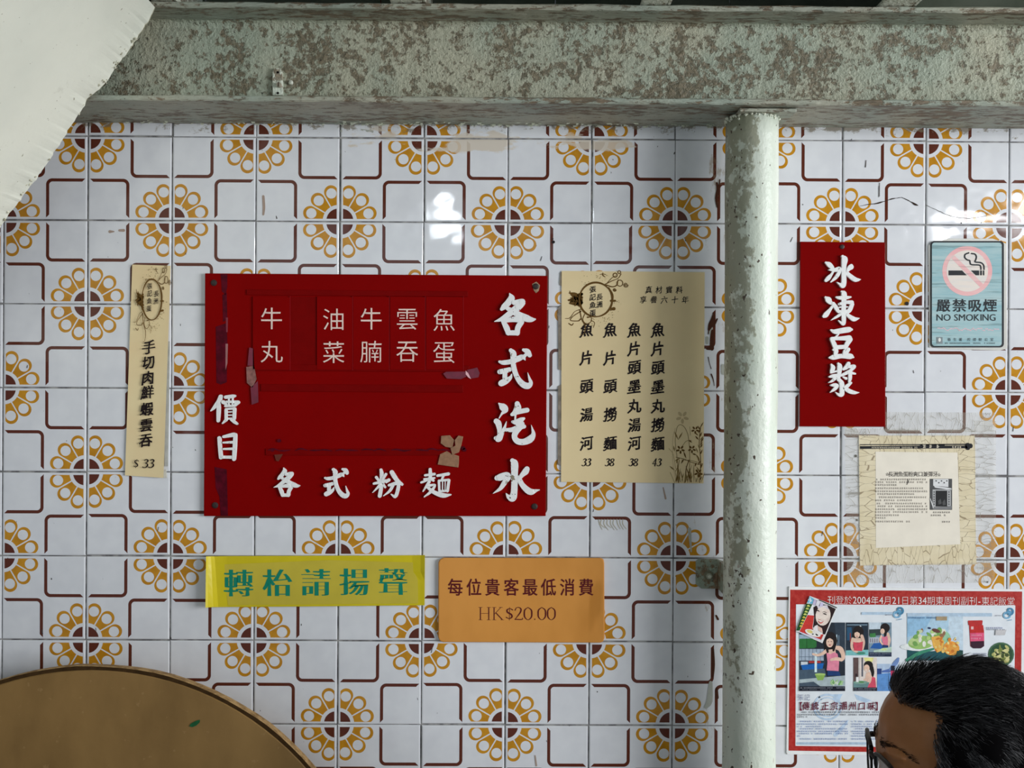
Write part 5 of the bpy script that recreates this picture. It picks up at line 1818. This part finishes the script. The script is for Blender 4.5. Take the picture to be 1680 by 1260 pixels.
for k, (x, yy) in enumerate(((370, 335), (345, 400), (320, 470), (295, 530), (270, 600), (245, 670), (222, 735), (200, 800))):
    p.br([(x - 34, yy + 4, 8), (x, yy - 8, 12), (x + 30, yy + 14, 8)], (214, 224, 120) if k < 4 else (236, 206, 84))
    p.br([(x - 14, yy - 22, 5), (x - 4, yy + 26, 6)], (214, 224, 120) if k < 4 else (236, 206, 84))
p.br([(1005, 400, 5), (850, 760, 5), (690, 1165, 5)], (226, 226, 226))
p.build('photo', post, 'tilted printed magazine cover with a smiling woman')
# food pictures
p = Print(1480, 960, 8.4, YP - .0001)
p.rect(70, 430, 840, 1040, (172, 202, 222))
p.poly([(70, 430), (420, 430), (300, 640), (70, 720)], (146, 186, 216))
p.rect(640, 430, 840, 900, (196, 214, 228))
p.poly([(70, 880), (430, 850), (840, 900), (840, 1040), (70, 1040)], (34, 84, 92))
p.ell(330, 850, 360, 62, (226, 232, 232))
p.ell(270, 790, 190, 92, (150, 188, 108), -.1)
p.ell(180, 770, 90, 60, (184, 208, 140), -.4)
p.ell(560, 700, 120, 80, (150, 196, 160), .5)
p.blobs(180, 620, 580, 820, 34, [(206, 214, 176), (176, 204, 130), (226, 222, 206), (120, 168, 92), (150, 110, 84), (232, 230, 220)], 20, 52, 2)
p.ell(470, 628, 60, 26, (104, 66, 60), .3)
p.ell(375, 592, 24, 14, (40, 56, 92), .2)
p.poly([(400, 715), (510, 695), (580, 770), (560, 900), (480, 930), (430, 850)], (232, 176, 84))
p.ell(680, 870, 112, 98, (228, 160, 70), .2)
p.blobs(440, 730, 770, 940, 26, [(240, 196, 112), (222, 140, 58), (246, 214, 140), (204, 122, 50)], 14, 36, 3)
p.br([(70, 1035, 22), (230, 940, 24), (430, 880, 14)], (64, 140, 112))
p.poly([(760, 905), (835, 905), (835, 970), (740, 980)], (40, 76, 68))
p.rect(470, 432, 620, 487, (168, 148, 118))
p.marks(85, 470, 450, 20, (60, 84, 130), 7)
p.build('photo', post, 'printed photo of lettuce salad and golden fried dumplings')
p = Print(1480, 960, 8.4, YP - .0001)
p.poly([(925, 552), (1118, 550), (1130, 640), (1132, 840), (1085, 872), (980, 872), (942, 842), (930, 640)], (192, 44, 42))
p.poly([(936, 660), (1128, 655), (1130, 770), (942, 775)], (220, 86, 124))
p.poly([(942, 775), (1130, 770), (1132, 840), (1085, 872), (980, 872), (944, 842)], (56, 26, 44))
p.poly([(908, 498), (915, 488), (1105, 484), (1110, 496), (1104, 550), (915, 552)], (184, 48, 48))
p.rect(950, 570, 985, 610, (234, 190, 190))
p.marks(955, 1095, 690, 16, (240, 190, 206), 8)
p.marks(955, 1080, 735, 16, (240, 190, 206), 9)
p.build('photo', post, 'printed picture of a jar of red sauce')
p = Print(1480, 960, 8.4, YP - .0001)
p.ell(1365, 955, 180, 168, (70, 106, 76))
p.ell(1365, 955, 160, 146, (44, 78, 52))
p.blobs(1270, 850, 1460, 1060, 46, [(176, 176, 104), (120, 132, 66), (206, 200, 140), (70, 84, 46), (52, 62, 40), (190, 190, 120)], 16, 48, 5)
p.build('photo', post, 'printed picture of a green bowl of pickled greens')
# body text and ornaments
p = Print(1280, 1110, 8.4, YP + .0002)
for (cx, cy, r, w) in ((650, 420, 185, 14), (650, 420, 140, 8)):
    p.br([(cx + r * math.cos(a), cy + r * .92 * math.sin(a), w) for a in [2 * math.pi * k / 22 for k in range(23)]], (186, 206, 228))
p.build('ornament', post, 'pale blue printed rings')
p = Print(1280, 1110, 8.4, YP + .0002)
p.poly([(720, 245), (860, 240), (800, 360), (740, 330)], (182, 204, 228))
p.build('ornament', post, 'pale blue printed shape')
p = Print(1280, 1110, 8.4, YP + .0002)
p.poly([(1020, 240), (1260, 330), (1180, 360), (1060, 320)], (182, 204, 228))
p.build('ornament', post, 'pale blue printed shape')
p = Print(1280, 1110, 8.4, YP + .0002)
p.br([(760, 800, 30), (860, 700, 24), (930, 610, 12)], (190, 208, 230))
p.build('ornament', post, 'pale blue printed shape')
p = Print(1280, 1110, 8.4, YP + .0002)
p.rect(225, 905, 1230, 938, (170, 190, 210))
p.build('ornament', post, 'pale blue printed shapes')
p = Print(1480, 960, 8.4, YP - .0003)
p.rect(70, 385, 1240, 432, (178, 200, 220))
p.rect(-560, 372, -70, 408, (178, 200, 220))
for ox in (0, -1515):
    oy = 0 if ox == 0 else -10
    p.br([(1400 + ox + 46 + 46 * math.cos(a), 415 + oy + 40 * math.sin(a), 11) for a in [2 * math.pi * k / 12 for k in range(13)]], (126, 176, 208))
    p.br([(1490 + ox + 40 * math.cos(a), 365 + oy + 42 * math.sin(a), 12) for a in [k * .45 - 2.6 for k in range(12)]], (70, 130, 166))
    p.br([(1430 + ox, 395 + oy, 10), (1465 + ox, 360 + oy, 12), (1500 + ox, 375 + oy, 12), (1470 + ox, 410 + oy, 8)], (96, 152, 188))
    p.br([(1450 + ox, 490 + oy, 3), (1510 + ox, 478 + oy, 5)], (110, 150, 180))
    p.marks(1285 + ox, 1372 + ox, 420 + oy, 16, (90, 90, 110), 3)
p.marks(1160, 1400, 590, 22, (60, 66, 130), 11)
p.marks(1160, 1460, 612, 16, (60, 66, 100), 12)
p.poly([(1290, 615), (1440, 612), (1415, 690), (1285, 690)], (196, 194, 196))
for k, w in enumerate((220, 215, 220, 110)):
    p.marks(950, 950 + w, 945 + k * 24, 19, (52, 62, 110), 20 + k)
p.build('caption', post, 'small captions and pale blue rules')
mb = MB()
NAVY = M((52, 62, 112), .4, .3, 0)
MAR = M((96, 20, 44), .4, .3, 0)
letter(mb, '張', 1313.2, 1144.2, 10.5, 11, NAVY, YP - .0009, 'thin')
letter(mb, '記', 1324.2, 1144.2, 10.5, 11, NAVY, YP - .0009, 'thin')
mb.build('shop_name', post, label='thin navy lettering')
mb = MB()
for ch, x in zip('傳統正宗潮州口味', (1322.3, 1337.2, 1353.8, 1368.7, 1383.6, 1399, 1413.9, 1430)):
    letter(mb, ch, x, 1158.4, 14.2, 14.6, MAR, YP - .0009, 'brush')
letter(mb, '【', 1310.5, 1158.8, 12, 15, MAR, YP - .0009, 'heavy')
letter(mb, '】', 1442.0, 1158.8, 12, 15, MAR, YP - .0009, 'heavy')
mb.build('headline', post, label='maroon headline lettering')
mb = MB()
rs = random.Random(31)
BT = M((22, 24, 44), .5, .3, 0)
BB = M((74, 102, 158), .5, .3, 0)
for a, b2, yy in ((1315, 1452, 1168.4), (1307.7, 1452, 1172.5), (1307.7, 1326, 1176.2)):
    marks(mb, a, b2, yy, 2.7, BT, YP - .0009, .95, 2.9, rs)
ys = (1183.6, 1188, 1192, 1195.7, 1199.9, 1203.5, 1207.6, 1212.4)
for k, yy in enumerate(ys):
    marks(mb, 1312 if k in (0, 3, 7) else 1307.8, (1390.5, 1390.5, 1347, 1390.5, 1390.5, 1390.5, 1313, 1390.5)[k], yy, 2.4, BB, YP - .0009, .9, 2.9, rs)
    marks(mb, 1403 if k == 3 else 1396.8, (1450, 1450, 1432, 1450, 1450, 1450, 1450, 1450)[k], yy, 2.4, BB, YP - .0009, .9, 2.9, rs)
mb.build('body_text', post, label='small blue lines of print')

# ================================================================== ROUND TABLETOP LEANING AGAINST THE WALL
wood_m, t, b = new_mat('worn_brown_laminate', .5, .35)
oc = objco(t)
c = mix(t, step(nz(t, objco(t, (1, 1, .5)), 5.0, 5.0, .6), .3, .7), alb((140, 108, 62)), alb((114, 86, 46)))
c = mix(t, step(nz(t, objco(t, (1, 1, .35)), 9.0, 5.0, .7), .60, .74) * .6, c, alb((84, 62, 30)))
c = mix(t, step(nz(t, objco(t), 70.0, 3.0), .66, .72) * .35, c, alb((160, 128, 84)))
t.links.new(c.s, b.inputs['Base Color'])
bump(t, b, nz(t, oc, 40.0, 4.0), .15, .003)
edge_m, t, b = new_mat('rough_wood_edge', .75, .2)
c = mix(t, step(nz(t, objco(t, (1, 1, 1)), 60.0, 5.0, .7), .35, .68), alb((176, 144, 98)), alb((120, 92, 56)))
t.links.new(c.s, b.inputs['Base Color'])
bump(t, b, nz(t, objco(t), 120.0, 4.0), .5, .003)
seam_m = M((60, 42, 22), .8, .1, .2, 90)
TR, TH = 0.5115, 0.021
lean = math.radians(6.5)
zc0 = 0.0
# local disc: u along x, w up the leaning plane, n towards the viewer
TXC = None
top_px = at(163, 1112, 0)
UP = np.array([0, math.sin(lean), math.cos(lean)])
NN = np.array([0, -math.cos(lean), math.sin(lean)])
base = np.array([0.0, -0.205, 0.0])
cen = base + UP * TR
cen = cen + np.array([(163 - 840) / F * (cen[1] + UP[1] * TR - CAM[1]), 0, 0])
tab = thing('round_tabletop', 'large round brown tabletop standing on edge against the tiles at lower left', 'tabletop', (cen[0], base[1], 0.0))


def disc(mb, r0, n0, r1, n1, mat, seg=120, cap=False, jit=0.0):
    vs, fs = [], []
    for k in range(seg):
        a = 2 * math.pi * k / seg
        for (r, n_) in ((r0, n0), (r1, n1)):
            rr = r + jit * mnoise.noise((math.cos(a) * 9, math.sin(a) * 9, r * 3))
            vs.append(cen + np.array([rr * math.cos(a), 0, 0]) + UP * rr * math.sin(a) + NN * n_)
    for k in range(seg):
        l = (k + 1) % seg
        fs.append((2 * k, 2 * l, 2 * l + 1, 2 * k + 1))
    if cap:
        fs.append(tuple(2 * k + 1 for k in range(seg)))
    mb.add(vs, fs, mat)


mb = MB()
disc(mb, TR - .0075, 0.0, TR - .009, 0.0012, wood_m)
disc(mb, TR - .009, 0.0012, TR - .02, 0.0014, wood_m, cap=True)
mb.build('laminate_face', tab, label='worn brown face')
mb = MB()
J = .0012
disc(mb, TR - .001, -TH, TR, -TH + .002, edge_m, jit=J)
disc(mb, TR, -TH + .002, TR, -.0015, edge_m, jit=J)
disc(mb, TR, -.0015, TR - .0012, 0.0, edge_m, jit=J)
disc(mb, TR - .0012, 0.0, TR - .0075, -.0004, seam_m, jit=J * .6)
vs = [cen + np.array([(TR - .001) * math.cos(a), 0, 0]) + UP * (TR - .001) * math.sin(a) - NN * TH for a in [2 * math.pi * k / 120 for k in range(120)]]
mb.add(vs, [tuple(range(120))[::-1]], edge_m)
mb.build('wooden_edge', tab, label='pale rough wooden edge')
# sliver of green leaf stuck on the face


def on_top(px, py, lift):
    d = ray(px, py)
    tt = np.dot(cen + NN * (.0014 + lift) - CAM, NN) / np.dot(d, NN)
    return CAM + d * tt


mb = MB()
GL = M((14, 82, 42), .4, .4, .15, 200)
ptsL = [(310.5, 1191.5), (313, 1187.5), (319, 1184), (325, 1181.5), (328.3, 1181), (327.5, 1185.5), (322, 1190.5), (315.5, 1193)]
fr = [on_top(*q, .0012) for q in ptsL]
bk = [on_top(*q, .0001) for q in ptsL]
n = len(ptsL)
mb.add(fr + bk, [tuple(range(n))[::-1], tuple(range(n, 2 * n))] + [(k, (k + 1) % n, n + (k + 1) % n, n + k) for k in range(n)], GL)
lf = mb.build('leaf_scrap')
tag(lf, 'small sliver of green leaf stuck on the brown round tabletop', 'leaf')

# ================================================================== PERSON
HC = np.array([0.5315, -0.643, 1.0765])         # centre of the skull
YAW, BOW = math.radians(8), math.radians(2)
# local axes: f = where the face points, l = the side nearest the camera, u = up
f0 = np.array([-math.cos(YAW), math.sin(YAW), 0])
AL = np.array([-math.sin(YAW), -math.cos(YAW), 0])
AF = f0 * math.cos(BOW) + np.array([0, 0, -1]) * math.sin(BOW)
AU = f0 * math.sin(BOW) + np.array([0, 0, 1]) * math.cos(BOW)


def hd(a, b_, c_):
    """head coordinates (forward, towards camera side, up) to the scene"""
    return HC + AF * a + AL * b_ + AU * c_


class Blob:
    def __init__(s):
        s.v, s.f = [], []

    def ellipsoid(s, c, ax, n=18, m=12):
        ax = [np.array(a) for a in ax]
        b0 = len(s.v)
        for i in range(m + 1):
            th = math.pi * i / m
            for k in range(n):
                ph = 2 * math.pi * k / n
                s.v.append(c + ax[0] * math.sin(th) * math.cos(ph) + ax[1] * math.sin(th) * math.sin(ph) + ax[2] * math.cos(th))
        for i in range(m):
            for k in range(n):
                l = (k + 1) % n
                s.f.append((b0 + i * n + k, b0 + (i + 1) * n + k, b0 + (i + 1) * n + l, b0 + i * n + l))

    def head_ell(s, a, b_, c_, ra, rb, rc):
        s.ellipsoid(hd(a, b_, c_), (AF * ra, AL * rb, AU * rc))

    def limb(s, pts, n=14):
        """tapering chain of (point, radius) with round ends"""
        for (p, r), (q, r2) in zip(pts[:-1], pts[1:]):
            p, q = np.array(p, float), np.array(q, float)
            d = q - p
            L = np.linalg.norm(d)
            st = max(2, int(L / (min(r, r2) * .55)))
            for k in range(st + 1):
                t_ = k / st
                rr = r + (r2 - r) * t_
                s.ellipsoid(p + d * t_, (np.array([rr, 0, 0]), np.array([0, rr, 0]), np.array([0, 0, rr])), 12, 8)

    def build(s, name, voxel, mat, parent, smooth_it=4):
        off = root_loc(parent)
        me = bpy.data.meshes.new(name)
        me.from_pydata([tuple(v - off) for v in s.v], [], s.f)
        me.update()
        o = bpy.data.objects.new(name, me)
        COL.objects.link(o)
        r = o.modifiers.new('remesh', 'REMESH')
        r.mode = 'VOXEL'
        r.voxel_size = voxel
        r.use_smooth_shade = True
        k = o.modifiers.new('smooth', 'SMOOTH')
        k.iterations = smooth_it
        k.factor = .5
        bpy.context.view_layer.update()
        ev = o.evaluated_get(bpy.context.evaluated_depsgraph_get())
        m2 = bpy.data.meshes.new_from_object(ev)
        o.modifiers.clear()
        o.data = m2
        bpy.data.meshes.remove(me)
        m2.name = name
        m2.materials.clear()
        m2.materials.append(mat)
        o.parent = parent
        return o


skin, t, b = new_mat('tanned_skin', .45, .35)
oc = objco(t)
c = mix(t, step(nz(t, oc, 30.0, 4.0), .3, .7), lin((158, 104, 62)), lin((172, 114, 70)))
c = mix(t, step(nz(t, oc, 9.0, 3.0), .45, .7) * .4, c, lin((140, 82, 50)))
t.links.new(c.s, b.inputs['Base Color'])
b.inputs['Subsurface Weight'].default_value = .06
b.inputs['Subsurface Radius'].default_value = (.01, .004, .002)
bump(t, b, nz(t, oc, 260.0, 3.0), .12, .001)

per = thing('person', 'person with short black hair and glasses seated facing left in front of the red-bordered poster', 'person', (HC[0] + .04, HC[1], 0.0))
B = Blob()
B.head_ell(-.012, 0, .012, .094, .076, .088)          # skull
B.head_ell(.030, 0, .022, .066, .066, .066)           # forehead
B.head_ell(.055, 0, .000, .044, .060, .045)
for s in (1, -1):
    B.head_ell(.081, s * .028, .010, .015, .027, .0085)   # brow ridge
    B.head_ell(.064, s * .046, -.052, .024, .020, .018)    # cheekbone
    B.head_ell(.074, s * .031, -.034, .017, .017, .014)    # lids over the eye
    B.head_ell(-.005, s * .077, -.040, .017, .008, .031)   # ear
    B.head_ell(-.012, s * .082, -.034, .019, .005, .029)
    B.head_ell(-.004, s * .078, -.066, .009, .006, .010)
    B.head_ell(.010, s * .052, -.085, .045, .016, .032)    # jaw side
    B.head_ell(.094, s * .011, -.068, .010, .008, .007)    # nostrils
B.head_ell(.040, 0, -.060, .055, .056, .062)          # mid face
B.head_ell(.050, 0, -.105, .040, .042, .030)
B.head_ell(.074, 0, -.124, .020, .022, .017)          # chin
for k in range(9):                                    # nose
    s = k / 8
    B.head_ell(.090 + .020 * s - .004 * (1 - s) ** 2, 0, -.022 - .042 * s, .010 + .003 * s, .008 + .004 * s, .010)
B.head_ell(.092, 0, -.088, .010, .021, .006)          # lips
B.head_ell(.090, 0, -.098, .010, .019, .007)
neck_top, neck_bot = hd(-.028, 0, -.075), HC + np.array([.058, 0, -.205])
B.limb([(neck_top, .056), (neck_bot, .060)])
shz = HC[2] - .265
sh = {}
for s in (1, -1):
    sh[s] = np.array([HC[0] + .060, HC[1] - s * .185, shz])
    B.limb([(neck_bot + np.array([0, 0, -.01]), .055), (neck_bot + np.array([.004, -s * .09, -.035]), .050), (sh[s], .050)])
chest = HC + np.array([.055, 0, -.40])
B.ellipsoid(chest, (np.array([.105, 0, 0]), np.array([0, .165, 0]), np.array([0, 0, .20])))
B.ellipsoid(HC + np.array([.055, 0, -.52]), (np.array([.105, 0, 0]), np.array([0, .150, 0]), np.array([0, 0, .14])))
B.ellipsoid(HC + np.array([.065, 0, -.60]), (np.array([.115, 0, 0]), np.array([0, .165, 0]), np.array([0, 0, .095])))
hipz = .475
for s in (1, -1):
    hip = np.array([HC[0] + .05, HC[1] - s * .085, hipz])
    knee = np.array([HC[0] - .36, HC[1] - s * .115, .480])
    ank = np.array([HC[0] - .345, HC[1] - s * .115, .085])
    B.limb([(hip, .082), (knee, .056), (knee + np.array([.015, 0, -.16]), .053), (ank, .036)])
    B.limb([(ank + np.array([.02, 0, -.045]), .036), (ank + np.array([-.09, 0, -.055]), .030), (ank + np.array([-.155, 0, -.061]), .024)])
    elb = sh[s] + np.array([-.045, -s * .045, -.265])
    wri = np.array([HC[0] - .20, HC[1] - s * .085, .575])
    B.limb([(sh[s], .048), (elb, .038), (elb + (wri - elb) * .3, .037), (wri, .026)])
    d = wri - elb
    d /= np.linalg.norm(d)
    side = np.cross(d, [0, 0, 1])
    side /= np.linalg.norm(side)
    dn = np.array([0, 0, -1])
    palm = wri + d * .045
    B.ellipsoid(palm, (d * .052, side * .041, np.cross(side, d) * .016))
    for k, (o_, L) in enumerate(((-.030, .066), (-.011, .076), (.010, .071), (.029, .056))):
        p0 = palm + d * .040 + side * o_
        p1 = p0 + d * L * .45 + dn * L * .10
        p2 = p1 + d * L * .30 + dn * L * .22
        p3 = p2 + d * L * .12 + dn * L * .24
        B.limb([(p0, .0092), (p1, .0086), (p2, .0080), (p3, .0070)], 8)
    tdir_ = side * (s) * 1.0
    p0 = wri + d * .028 + tdir_ * .026
    B.limb([(p0, .013), (p0 + d * .030 + tdir_ * .022, .0105), (p0 + d * .056 + tdir_ * .026 + dn * .010, .0085)], 8)
body = B.build('body', .0042, skin, per, 3)

# clothes follow the body
shirt_m, t, b = new_mat('grey_shirt_cloth', .85, .2)
c = mix(t, step(nz(t, objco(t), 300.0, 2.0), .4, .6), lin((86, 90, 98)), lin((104, 108, 116)))
t.links.new(c.s, b.inputs['Base Color'])
S = Blob()
for s in (1, -1):
    S.limb([(neck_bot + np.array([.004, -s * .05, -.036]), .054), (neck_bot + np.array([.004, -s * .09, -.040]), .058), (sh[s], .060)])
    elb = sh[s] + np.array([-.045, -s * .045, -.265])
    S.limb([(sh[s], .060), (sh[s] + (elb - sh[s]) * .62, .054)])
S.ellipsoid(chest, (np.array([.118, 0, 0]), np.array([0, .178, 0]), np.array([0, 0, .205])))
S.ellipsoid(HC + np.array([.055, 0, -.52]), (np.array([.118, 0, 0]), np.array([0, .164, 0]), np.array([0, 0, .15])))
S.build('shirt', .008, shirt_m, per, 4)
trou_m = M((52, 56, 66), .85, .2, .08, 200)
S = Blob()
S.ellipsoid(HC + np.array([.065, 0, -.605]), (np.array([.127, 0, 0]), np.array([0, .177, 0]), np.array([0, 0, .100])))
for s in (1, -1):
    hip = np.array([HC[0] + .05, HC[1] - s * .085, hipz])
    knee = np.array([HC[0] - .36, HC[1] - s * .115, .480])
    ank = np.array([HC[0] - .345, HC[1] - s * .115, .085])
    S.limb([(hip, .091), (knee, .066), (knee + np.array([.015, 0, -.16]), .062), (ank + np.array([0, 0, .03]), .054)])
S.build('trousers', .008, trou_m, per, 4)

# hair: a close cap plus several thousand short tapering strands
hair_m, t, b = new_mat('black_hair', .34, .5)
at_ = t.nodes.new('ShaderNodeAttribute')
at_.attribute_name = 'grey'
g_ = N(t, at_.outputs['Fac'])
c = mix(t, g_, (.010, .009, .011), (.26, .25, .26))
t.links.new(c.s, b.inputs['Base Color'])


def skull(d):
    """outer skull surface along a head-space direction"""
    best = 0
    for (ca, cc, ra, rb, rc) in ((-.012, .012, .094, .076, .088), (.030, .022, .066, .066, .066)):
        o = np.array([-ca, 0, -cc])
        D = np.array([d[0] / ra, d[1] / rb, d[2] / rc])
        O = np.array([o[0] / ra, 0, o[2] / rc])
        A2, B2, C2 = D @ D, 2 * D @ O, O @ O - 1
        disc_ = B2 * B2 - 4 * A2 * C2
        if disc_ > 0:
            best = max(best, (-B2 + math.sqrt(disc_)) / (2 * A2))
    return best


def hairline(p):
    """> 0 inside the hair"""
    a, b_, c_ = p
    wav = .004 * mnoise.noise((a * 60, b_ * 60, c_ * 60))
    side = min(1, max(0, (abs(b_) - .030) / .030))
    frontlim = .077 * (1 - side) + .052 * side
    if c_ < .062:
        frontlim = min(frontlim, .045 + .18 * max(0, .062 - c_) * (1 if c_ > .02 else .5)) if side > 0 else -1
        if side <= .35:
            frontlim = -.2
        frontlim = min(frontlim, .056)
    low = -.035 if a > -.02 else -.075
    return min(frontlim - a, c_ - low) + wav


rs = np.random.default_rng(12)
hv, hf, hg = [], [], []
CLUMP = 0.034
count = 0
tries = 0
while count < 13500 and tries < 90000:
    tries += 1
    d = rs.normal(size=3)
    d /= np.linalg.norm(d)
    r = skull(d)
    p = d * r
    if hairline(p) < 0:
        continue
    if p[1] < -.02 and rs.random() < .5:
        continue                                   # thin out the far side
    nrm_ = np.array([(p[0] + .012) / .094 ** 2, p[1] / .076 ** 2, (p[2] - .012) / .088 ** 2])
    nrm_ /= np.linalg.norm(nrm_)
    topness = min(1, max(0, (p[2] - .045) / .035))
    front = min(1, max(0, (p[0] - .035) / .035))
    # combing direction: swept up and back on top, back and down at the sides, round the crown behind
    flow_top = np.array([-.85, .45 * (1 if p[1] > -.02 else -.3), .10])
    flow_side = np.array([-.75, 0, -.65])
    crown = np.array([-.085, .015, .062])
    away = p - crown
    away[1] *= .7
    wgt = math.exp(-np.linalg.norm(away) ** 2 / .05 ** 2)
    fl = flow_top * topness + flow_side * (1 - topness)
    away /= np.linalg.norm(away) + 1e-6
    fl = fl * (1 - .75 * wgt) + away * .75 * wgt
    cl = np.array([mnoise.noise(tuple(p / CLUMP + k * 7.3)) for k in range(3)])
    fl = fl + cl * .55 + rs.normal(size=3) * .17
    fl -= nrm_ * (fl @ nrm_)
    fl /= np.linalg.norm(fl) + 1e-9
    lift = .36 + .16 * topness + .35 * front * topness
    L = (.014 + .013 * topness + .004 * front * topness) * rs.uniform(.7, 1.15) * (.62 if p[0] < -.03 else 1)
    d0 = nrm_ * lift + fl * (1 - .4 * lift)
    if front * topness > .2:
        d0 = d0 + np.array([.10, 0, .25]) * front * topness
    d0 /= np.linalg.norm(d0)
    pts = [p * .985]
    q = p.copy()
    dirn = d0
    nst = 5
    for k in range(nst):
        q = q + dirn * L / nst
        # do not sink into the skull
        rr = np.linalg.norm(q)
        sk = skull(q / rr)
        if rr < sk + .0025:
            q = q / rr * (sk + .0025)
        pts.append(q.copy())
        dirn = dirn + fl * .38 - nrm_ * .14 * (k + 1) / nst + rs.normal(size=3) * .04
        dirn /= np.linalg.norm(dirn)
    w = rs.uniform(.00028, .00055)
    W3 = [hd(*x) for x in pts]
    b0 = len(hv)
    grey_lit = 0.0
    u_ = rs.random()
    if u_ < .13:
        grey_lit = rs.uniform(.3, 1.0)
    elif u_ < .5:
        grey_lit = rs.uniform(.03, .22)  # mid tones: lit streaks on black strands, put into the colour
    if p[2] < .05:
        grey_lit = min(1, grey_lit * 1.3)
    for k, x in enumerate(W3):
        e = W3[min(k + 1, len(W3) - 1)] - W3[max(k - 1, 0)]
        e /= np.linalg.norm(e) + 1e-9
        s1 = np.cross(e, [.3, .5, .8])
        s1 /= np.linalg.norm(s1) + 1e-9
        s2 = np.cross(e, s1)
        ww = w * (1 - .8 * (k / nst) ** 1.5)
        for a in (0, 2.094, 4.189):
            hv.append(x + ww * (s1 * math.cos(a) + s2 * math.sin(a)))
            hg.append(grey_lit)
    for k in range(nst):
        for a in range(3):
            a2 = (a + 1) % 3
            hf.append((b0 + k * 3 + a, b0 + k * 3 + a2, b0 + k * 3 + 3 + a2, b0 + k * 3 + 3 + a))
    count += 1
ncap = len(hf)
# cap under the strands
nu, nv_ = 72, 48
idx = {}
b0 = len(hv)
for i in range(nv_ + 1):
    th = math.pi * i / nv_
    for k in range(nu):
        ph = 2 * math.pi * k / nu
        d = np.array([math.sin(th) * math.cos(ph), math.sin(th) * math.sin(ph), math.cos(th)])
        r = skull(d)
        p = d * r
        h = hairline(p)
        idx[(i, k)] = (len(hv), h)
        th_ = min(1, max(0, h / .014))
        q = d * (r - .004 + .0085 * th_ + .0035 * th_ * mnoise.noise(tuple(p * 55)))
        hv.append(hd(*q))
        hg.append(0.0)
for i in range(nv_):
    for k in range(nu):
        l = (k + 1) % nu
        qd = [idx[(i, k)], idx[(i + 1, k)], idx[(i + 1, l)], idx[(i, l)]]
        if sum(1 for z_ in qd if z_[1] > 0) >= 3:
            hf.append(tuple(z_[0] for z_ in qd))
off = root_loc(per)
me = bpy.data.meshes.new('hair')
me.from_pydata([tuple(v - off) for v in hv], [], hf)
at2 = me.attributes.new('grey', 'FLOAT', 'POINT')
at2.data.foreach_set('value', hg)
me.materials.append(hair_m)
me.materials.append(M((10, 9, 10), .95, .02, 0))
me.polygons.foreach_set('use_smooth', [True] * len(hf))
me.polygons.foreach_set('material_index', [0] * ncap + [1] * (len(hf) - ncap))
me.update()
ho = bpy.data.objects.new('hair', me)
COL.objects.link(ho)
ho.parent = per
ho['label'] = 'short black hair flecked with grey, lit streaks painted in'

brow_m = M((52, 34, 24), .7, .2, 0)
for s in (1, -1):
    mb = MB()
    for k in range(170):
        u_ = rs.random()
        b_ = s * (.012 + .042 * u_)
        c_ = .014 + .005 * math.sin(u_ * 2.4) - .008 * u_ ** 2 + rs.normal() * .0024
        a = .0335 + .066 * math.sqrt(max(.05, 1 - (b_ / .066) ** 2 - ((c_ - .022) / .066) ** 2))
        p0 = hd(a, b_, c_)
        p1 = hd(a - .0012 - .05 * abs(b_), b_ + s * .006, c_ + rs.normal() * .0012 + .001)
        mb.tube([p0, (p0 + p1) / 2 + AF * .0009, p1], [.0003, .0003, .0001], brow_m, n=3)
    mb.build('eyebrow', per)

# ------------------------------------------------------------------ glasses
gl = thing('eyeglasses', 'black framed eyeglasses worn by the person at lower right', 'glasses', tuple(hd(.1, 0, -.03)))
BLKF = M((16, 16, 18), .5, .3, 0)
lensm, t, b = new_mat('clear_lens', .03, .5)
b.inputs['Base Color'].default_value = (.75, .80, .84, 1)
b.inputs['Transmission Weight'].default_value = .0
b.inputs['Alpha'].default_value = .45
GA, GT, GB = .1025, .004, -.040


def ga(b_):
    return GA - 1.6 * b_ * b_


for s in (1, -1):
    mb = MB()
    loop = [(.012, GT - .004), (.030, GT), (.062, GT - .001), (.066, GT - .012), (.062, GB + .008), (.046, GB), (.026, GB + .001), (.014, GB + .014)]
    lp = catmull([(x, z, 0) for x, z in loop + loop[:1]], 5)
    mb.tube([hd(ga(x[0]), s * x[0], x[1]) for x in lp], [.0026 if x[1] > -.012 else .0015 for x in lp], BLKF, n=8)
    fr_ = mb.build('rim', gl)
    mb = MB()
    n = len(lp) - 1
    mb.add([hd(ga(x[0]) - .0004, s * x[0], x[1]) for x in lp[:-1]] + [hd(ga(.038), s * .038, -.018)], [(k, (k + 1) % n, n) for k in range(n)], lensm)
    mb.build('lens', fr_, smooth=True, label='clear lens')
    mb = MB()
    tp = [(ga(.066) + .001, .067, -.006), (ga(.066) - .006, .0735, -.006), (.060, .0775, -.007), (.0, .081, -.012), (-.018, .082, -.022), (-.026, .081, -.042)]
    mb.tube([hd(a, s * b_, c_) for a, b_, c_ in tp], [.0024, .0036, .0030, .0024, .0022, .0020], BLKF, n=8)
    mb.build('temple_arm', gl)
mb = MB()
mb.tube([hd(ga(.013), .013, -.006), hd(GA + .003, 0, -.003), hd(ga(.013), -.013, -.006)], .0021, BLKF, n=8)
mb.build('bridge', gl)

bpy.data.objects.remove(_fo)
